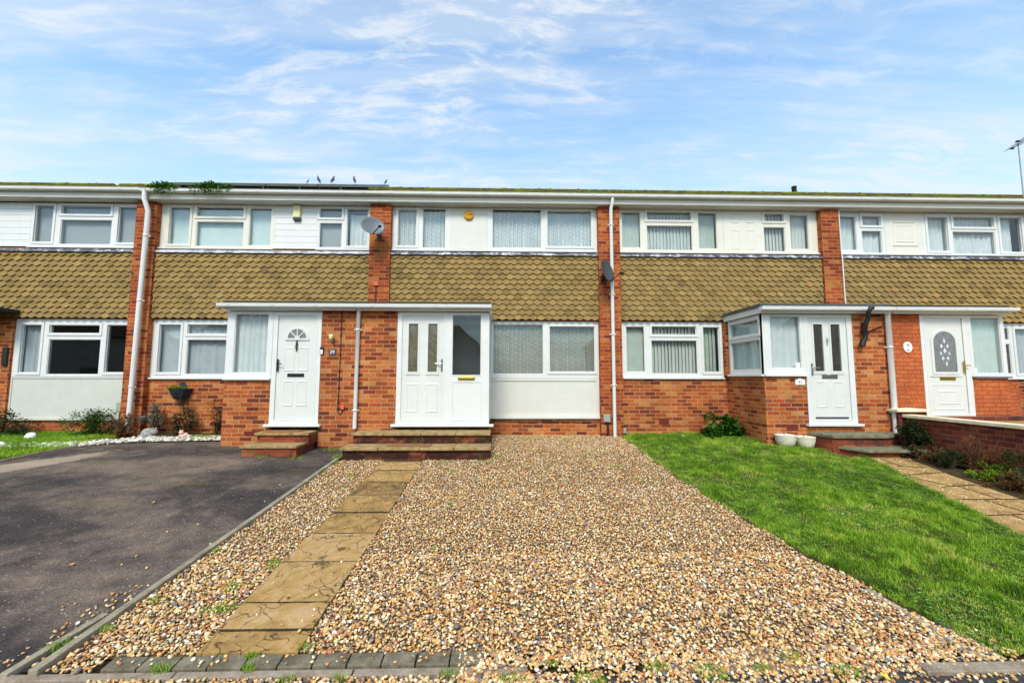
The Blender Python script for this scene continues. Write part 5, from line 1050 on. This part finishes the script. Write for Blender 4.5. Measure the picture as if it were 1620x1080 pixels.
# tufts in the gravel, along steps and edgings
b_pts = []
def tuft(x, y, r, n): 
    for _ in range(n): a = random.uniform(0, 6.3); q = r*math.sqrt(random.random()); b_pts.append((x+q*math.cos(a), y+q*math.sin(a)*.6))
for x, y, r, n in [(.35, -.55, .32, 260), (.75, -.5, .2, 120), (1.25, -.6, .22, 130), (1.55, -.9, .15, 60), (-.08, -1.95, .10, 160), (-.25, -2.25, .12, 70), (-.9, -2.3, .10, 50), (1.6, -1.75, .25, 110), (1.75, -2.5, .16, 80), (1.2, -1.4, .2, 70), (.3, -1.2, .2, 60), (1.9, -3.1, .12, 40), (-.7, -2.7, .15, 50), (.6, -2.6, .12, 30), (-.2, -3.4, .1, 30), (-.55, -3.9, .06, 40), (-2.08, -2.9, .06, 40), (-2.0, -3.3, .05, 30), (-2.05, -5.45, .10, 90), (-2.0, -5.72, .10, 80),
                   (-1.93, -5.1, .07, 60), (-1.92, -5.7, .08, 80), (-1.9, -5.2, .06, 40), (-1.20, -6.09, .05, 60), (-2.5, -5.6, .06, 60), (-2.58, -5.9, .05, 60), (-2.72, -6.05, .08, 110), (-2.55, -4.9, .04, 40), (-2.52, -2.3, .05, 80), (-2.52, -2.7, .04, 50), (-2.55, -3.3, .03, 30), (-2.62, -1.95, .10, 160),
                   (-1.95, -6.24, .05, 70), (-1.45, -6.24, .05, 60), (-1.5, -6.15, .03, 60), (-1.2, -6.33, .05, 40), (-.3, -6.30, .06, 50), (-.9, -6.33, .05, 40), (.05, -6.34, .07, 60), (.5, -6.36, .10, 110), (.9, -6.28, .07, 80), (1.2, -6.33, .10, 110), (1.5, -6.3, .06, 60), (1.75, -6.22, .08, 80), (2.0, -6.33, .1, 90), (.3, -6.24, .04, 40), (-.6, -1.72, .05, 40), (-3.25, -2.0, .14, 100), (-3.8, -2.02, .10, 60), (-2.9, -1.5, .15, 120), (-3.7, -1.66, .12, 40),
                   (5.6, -2.05, .06, 60), (5.0, -6.2, .05, 20), (-.6, -4.9, .03, 20), (.9, -3.3, .05, 20), (.1, -2.2, .1, 60)]: tuft(x, y, r, n)
bp = np.array(b_pts); Zt = GZ(bp[:, 0], bp[:, 1]); Zt = np.where((bp[:, 0] > -.7) & (bp[:, 0] < -.5) & (bp[:, 1] > -1.78), .1, Zt)
blades('weeds', 'grass', bp[:, 0], bp[:, 1], Zt, rng.uniform(.015, .045, len(bp)), rng.uniform(.003, .006, len(bp)), np.clip(rng.normal(.5, .2, len(bp)), 0, 1), 'small green weeds growing through the gravel and along the kerbs', 'weeds', .8)
# left verge
X, Y = grid_pts(-11.5, -7.3, -2.3, -.02, .016); k = (Y > np.interp(X, [-11.5, -7.6, -7.42, -7.2], [-2.3, -2.27, -1.86, -1.3])) & (X < -7.15-.2*vnoise(X, Y, .2, 4)) & (vnoise(X, Y, .3, 8) > .22); X, Y = X[k], Y[k]
blades('verge_grass', 'grass', X, Y, GZ(X, Y), rng.uniform(.03, .09, len(X)), rng.uniform(.004, .008, len(X)), np.clip(.35+.5*vnoise(X, Y, .3, 12)+rng.normal(0, .12, len(X)), 0, 1), 'rough green grass and weeds in the left front bed')
struct(sheet('verge_soil', [(-2.28, -11.5, -7.5), (-1.86, -11.5, -7.44), (-1.33, -11.5, -7.24), (-1.09, -11.5, -6.8), (-.93, -11.5, -5.22), (-.88, -11.5, -4.94), (0, -11.5, -4.94)], 'soil', .004))
edging([(-7.52, -2.30), (-7.44, -1.88), (-7.24, -1.34)], .03, .08, 'kerb_pink', 'verge_edging', .5, .015)

# ------------------------------------------------------------------ plants
def bush(label, x, y, rx, ry, h, n, m, cat='shrub', L=(.03, .06), name='shrub', stems=7, z0=None, seed=1, base=.0, group='shrubs against the walls', up=.3, stemm='twig', tm=.5):
    random.seed(seed); z0 = gz(x, y) if z0 is None else z0; T = thing(name, (x, y, z0), label, cat, group)
    b = MB(); tips = []
    for i in range(stems):
        a = 2*PI*i/stems+random.uniform(-.4, .4); r = random.uniform(.3, .9); p = Vector((x+rx*r*math.cos(a), y+ry*r*math.sin(a), z0+h*random.uniform(.55, .95)))
        mid_ = Vector((x+rx*r*.4*math.cos(a), y+ry*r*.4*math.sin(a), z0+h*.4)); b.tube([(x+random.uniform(-.02, .02), y, z0-.02), mid_, p], [.008, .006, .003], 6); tips.append((mid_, p))
    b.build('stem', stemm, T)
    b = MB(); clumps = [(random.gauss(0, .5), random.gauss(0, .5), random.random(), random.uniform(.2, .45), random.uniform(-.25, .25)) for _ in range(max(6, n//60))]
    for i in range(n):
        c = random.choice(clumps); u = [random.gauss(0, 1) for _ in range(3)]; l = math.sqrt(sum(q*q for q in u)) or 1; u = [q/l*c[3]*random.random()**.4 for q in u]
        X_, Y_, Z_ = max(-1.1, min(1.1, c[0]))+u[0], max(-1.1, min(1.1, c[1]))+u[1], c[2]*.85+u[2]*.7
        if Z_ < base: Z_ = base+random.random()*.2
        yy = min(y+ry*Y_*.8, -.02) if y > -1.0 else y+ry*Y_*.8
        b.tint = max(0, min(1, tm+c[4]+random.gauss(0, .18)))
        b.leaf((x+rx*X_*.8, yy, z0+h*Z_), (random.gauss(0, 1), random.gauss(0, 1)-.4, random.gauss(up, .5)), random.uniform(*L), random.uniform(*L)*.6)
    b.build('foliage', m, T, tint=True); return T
bush('dark green shrub at the foot of the leftmost wall, cut by the left edge', -9.85, -.40, .75, .34, .55, 3200, 'leaf_dark', seed=2)
bush('mid green shrub beneath the beige box, left of the thick downpipe', -8.02, -.36, .50, .26, .50, 2600, 'leaf_green', seed=3, tm=.3)
bush('bare brownish twiggy shrub around the foot of the thick left downpipe', -7.35, -.48, .42, .2, .45, 900, 'leaf_brown', seed=4, stems=22)
bush('grey leaved lavender against the wall below the planter', -6.95, -.22, .27, .14, .66, 1300, 'leaf_grey', seed=5, stems=14, base=.35)
def rose(x, y, h, label, seed, lean=0, n=5):
    random.seed(seed); T = thing('rose_bush', (x, y, gz(x, y)), label, 'rose', 'roses against the brickwork'); b = MB(); c = MB(); z = gz(x, y)
    for i in range(n):
        a = random.uniform(-.35, .35)+lean; pts = [(x, y, z)]; hh = h*random.uniform(.5, 1)
        for q in range(1, 5): pts.append((x+a*hh*q/4+random.uniform(-.01, .01), y+random.uniform(-.03, .0), z+hh*q/4))
        b.tube(pts, [.007, .006, .005, .004, .003], 6)
        for q in range(1, 5):
            for _ in range(26):
                c.tint = random.random()*.7; p = pts[q]; c.leaf((p[0]+random.gauss(0, .05), min(p[1]+random.gauss(0, .04), -.02), p[2]+random.gauss(0, .045)), (random.gauss(0, 1), random.gauss(-.5, .6), random.gauss(0, .6)), random.uniform(.03, .055), random.uniform(.02, .035))
    b.build('stem', 'twig', T); c.build('foliage', 'leaf_dark', T, tint=True)
rose(-6.25, -.16, .82, 'tall bare-stemmed rose right of the lavender', 3, -.12, 4); rose(-5.75, -.16, .66, 'rose nearest the fanlight porch', 8, .08, 5); rose(-6.45, -.2, .42, 'low dark rose between lavender and the tall rose', 9, -.1, 5)
bush('small green fern growing out of the brick corner under the window sill', -5.28, -.06, .05, .06, .18, 160, 'leaf_lime', cat='fern', name='fern', z0=.97, seed=6, stems=4, L=(.03, .05), group='plants on the wall')
bush('broad leaved dark green plant in the corner of lawn and porch', 4.42, -.55, .60, .34, .42, 1100, 'leaf_hosta', cat='plant', name='leafy_plant', seed=7, L=(.07, .13), up=.5)
bush('dark rounded shrub leaning on the low brick wall, behind the angled steps', 6.98, -1.85, .27, .24, .56, 2200, 'leaf_dark', seed=8, tm=.35)
for i, (x, y, r, h, m, lb) in enumerate([(6.85, -2.25, .20, .16, 'leaf_brown', 'brown low plant in the right bed nearest the dark shrub'), (6.72, -2.62, .20, .18, 'leaf_dark', 'small dark plant second along the right bed'), (6.9, -2.85, .20, .34, 'leaf_brown', 'dry brown stems against the low wall'), (6.72, -3.15, .18, .14, 'leaf_lime', 'lime green seedlings in the right bed'),
                                        (6.95, -3.35, .24, .30, 'leaf_dark', 'dark green bush in the right bed near the picture edge'), (6.55, -3.55, .16, .16, 'leaf_brown', 'reddish brown low plant at the path edge'), (6.62, -3.9, .22, .26, 'leaf_dark', 'dark clump at the right edge beside the pink flowers'), (6.7, -2.0, .14, .10, 'leaf_dark', 'tiny dark plant beside the angled steps')]):
    bush(lb, x, y, r*1.6, r*1.25, h*1.6, 1300, m, cat='plant', name='bedding_plant', seed=20+i, L=(.02, .045), group='plants in the right bed')
def flowers(label, x, y, m, n, r, h, name='flowers'):
    b = MB(); random.seed(n)
    for i in range(n):
        fx, fy, fz = x+random.uniform(-r, r), y+random.uniform(-r, r), gz(x, y)+h+random.uniform(-.04, .04)
        for q in range(6): a = q*PI/3; b.tint = random.random(); b.leaf((fx, fy, fz), (math.cos(a), math.sin(a), .4), .022, .018)
        b.tube([(fx, fy, fz), (fx, fy, gz(x, y))], .002, 4)
    tag(b.build(name, m, tint=True), label, 'flowers')
flowers('pinkish flower heads at the right edge of the bed', 6.45, -3.95, 'petal_pink', 26, .10, .12); flowers('single orange flower in the right bed', 6.50, -3.18, 'petal_orange', 2, .03, .05)
struct(sheet('bed_soil', [(-6.2, 6.26, 7.2), (-4.75, 6.24, 7.2), (-3.8, 6.28, 7.2), (-3.0, 6.37, 7.2), (-2.2, 6.55, 7.2), (-1.6, 6.96, 7.2)], 'soil', .006))
def gweed(label, x, n, r, seed, m='leaf_green'):
    random.seed(seed); b = MB()
    for i in range(n):
        b.tint = random.random(); a = max(-1, min(1, random.gauss(0, .5))); p = (x+r*a, -.33+random.uniform(-.03, .10), 5.09+random.uniform(-.01, .13)*(1-min(1, abs(a)*.6)))
        if random.random() < .15: p = (p[0], -.35, 5.09-random.uniform(0, .13))
        b.leaf(p, (random.gauss(0, 1), random.gauss(-.6, .7), random.gauss(.2, .7)), random.uniform(.035, .075), random.uniform(.02, .045))
    tag(b.build('gutter_weed', m, tint=True), label, 'weed', 'weeds growing in the gutter')
gweed('green weed spilling from the gutter near the thick left downpipe', -7.05, 620, .30, 1); gweed('longer green weed in the gutter left of the dark solar panel edge', -6.05, 900, .44, 2, 'leaf_green')
# trough planter
T = thing('wall_planter', (-6.6, -.1, .75), 'dark trough planter with trailing green hung on the wall under the window', 'planter')
b = MB(); V = []
for zz, s_ in ((.75, .62), (.80, .75), (.93, 1.0), (.96, 1.06)):
    for k_ in range(13): a = PI+PI*k_/12; V.append((-6.60+.215*s_*math.cos(a), -.012+.22*s_*math.sin(a), zz))
b.add(V, [(r*13+k_, r*13+k_+1, (r+1)*13+k_+1, (r+1)*13+k_) for r in range(3) for k_ in range(12)]+[tuple(range(12, -1, -1))], True); b.add([V[39+k_] for k_ in range(13)], [tuple(range(13))]); b.prism([(-6.70, .96), (-6.50, .96), (-6.56, 1.09), (-6.64, 1.09)], -.02, -.004); b.build('trough', 'dark_plastic', T)
b = MB(); random.seed(4)
for i in range(230): b.tint = random.random(); b.leaf((-6.66+random.gauss(0, .09), -.10+random.uniform(-.08, .05), .96+random.random()*.05), (random.gauss(0, 1), random.gauss(-.5, 1), random.gauss(.1, .5)), .035, .025)
b.build('foliage', 'leaf_lime', T, tint=True)
# pots
for (x, y, r, h, lb) in ((5.02, -1.45, .17, .20, 'left cream round pot at the foot of the corner porch'), (5.38, -1.43, .165, .20, 'right cream round pot, touching the brick steps side')):
    T = thing('plant_pot', (x, y, gz(x, y)), lb, 'pot', 'cream pots beside the porch'); z = gz(x, y)+.005; b = MB(); b.lathe([(0, 0), (r*.62, 0), (r*.80, h*.22), (r*.95, h*.62), (r*.98, h*.95), (r, h), (r*.92, h), (r*.90, h*.9), (0, h*.86)], (x, y, z), 28); b.build('body', 'pot_cream', T)
    b = MB(); b.lathe([(r*.89, h*.88), (0, h*.9)], (x, y, z), 16); b.tube([(x-.02, y, z+h*.85), (x-.03, y, z+h*1.25)], .005, 6); b.build('soil', 'soil', T)
# ornaments
T = thing('stone_ornament', (-6.70, -.62, 0), 'grey stone animal ornament crouching among pebbles at the bed edge', 'garden ornament'); x, y, z = -6.70, -.62, .02
b = MB(); b.ball((x-.02, y, z+.10), (.13, .09, .11), 16, 10); b.ball((x+.11, y-.03, z+.14), (.065, .06, .055), 12, 8); b.ball((x+.10, y-.06, z+.04), (.05, .05, .045)); b.ball((x-.10, y-.06, z+.05), (.07, .05, .05)); b.ball((x+.13, y-.02, z+.20), (.022, .02, .022), 8, 6); b.ball((x+.07, y-.02, z+.20), (.022, .02, .022), 8, 6); b.build('body', 'statue_grey', T)
T = thing('figurine', (-6.12, -.55, 0), 'small pink and white figurine beside the green tuft in the pebble bed', 'garden ornament'); x, y, z = -6.12, -.55, .02
b = MB(); b.ball((x-.03, y, z+.05), (.05, .04, .05)); b.ball((x-.03, y-.01, z+.115), (.042, .038, .04)); b.ball((x+.05, y, z+.06), (.05, .045, .055)); b.ball((x-.055, y-.01, z+.155), .014, 8, 6); b.ball((x-.008, y-.01, z+.155), .014, 8, 6); b.build('body', 'pig_pink', T)
X, Y = grid_pts(-6.05, -5.3, -.85, -.5, .012); k = (((X+5.7)/.33)**2+((Y+.68)/.13)**2) < 1; X, Y = X[k], Y[k]; blades('grass_tuft', 'grass', X, Y, GZ(X, Y), rng.uniform(.03, .08, len(X)), rng.uniform(.004, .006, len(X)), np.clip(rng.normal(.55, .15, len(X)), 0, 1), 'bright green grass patch in the pebbles left of the fanlight porch')
for (x, y, r, lb) in ((-9.4, -.9, .07, 'pale upright stone in the left grass'), (-8.75, -.75, .09, 'flat pale stone in the left grass nearest the wall'), (-8.45, -1.45, .07, 'rounded pale stone at the edge of the left grass'), (-9.9, -.9, .05, 'small white stone at the far left of the grass')):
    o = rocks('rock', 'white_stone', np.array([[x, y, gz(x, y)+r*.5]]), np.array([r]), 1, .8, tint=np.array([.8])); tag(o, lb, 'stone', 'loose rocks in the left bed')
for (x, y, r, lb) in ((-2.62, -5.55, .022, 'loose reddish flint on the tarmac beside the kerb'), (-3.6, -5.1, .02, 'dark leaf-like flint on the tarmac nearest the camera'), (-4.0, -3.8, .022, 'tan flint in the middle of the tarmac drive')):
    o = rocks('loose_stone', 'gravel', np.array([[x, y, gz(x, y)+.0]]), np.array([r]), 1, .5, tint=np.array([.35])); tag(o, lb, 'stone', 'loose stones on the drive')
b = MB(); b.leaf((2.14, -6.37, gz(2.2, -6.4)+.02), (.3, -.8, .1), .06, .045); tag(b.build('fallen_leaf', 'yellow_leaf', tint=True), 'yellow fallen leaf on the pavement gravel', 'leaf')

# ------------------------------------------------------------------ houses across the road, seen only as reflections in the windows
def opposite(x, w, h, label):
    T = thing('house_opposite', (x, -30, -.5), label, 'house', 'houses across the road'); b = MB(); b.box(x-w/2, x+w/2, -36, -30, -.6, h); b.build('wall', 'render_far', T)
    b = MB(); b.add([(x-w/2-.4, -29.6, h), (x+w/2+.4, -29.6, h), (x+w/2+.4, -36.4, h), (x-w/2-.4, -36.4, h), (x-w/2+2.5, -33, h+2.8), (x+w/2-2.5, -33, h+2.8)], [(0, 4, 5, 1), (1, 5, 2), (2, 5, 4, 3), (3, 4, 0), (0, 1, 2, 3)]); b.build('roof', 'roof_far', T)
    for q in (-.3, .3):
        b = MB(); b.box(x+w*q-.8, x+w*q+.8, -29.99, -29.95, .8, 2.0); b.build('window', 'glass_dark', T)
opposite(-42, 15, 4.8, 'far left house across the road mirrored in the leftmost windows'); opposite(34, 15, 4.8, 'far right house across the road mirrored in the rightmost windows'); opposite(-24, 12, 4.2, 'left house across the road mirrored in the windows'); opposite(-7, 11, 3.2, 'middle hipped house across the road mirrored in the windows'); opposite(15, 12, 4.2, 'right house across the road mirrored in the windows')
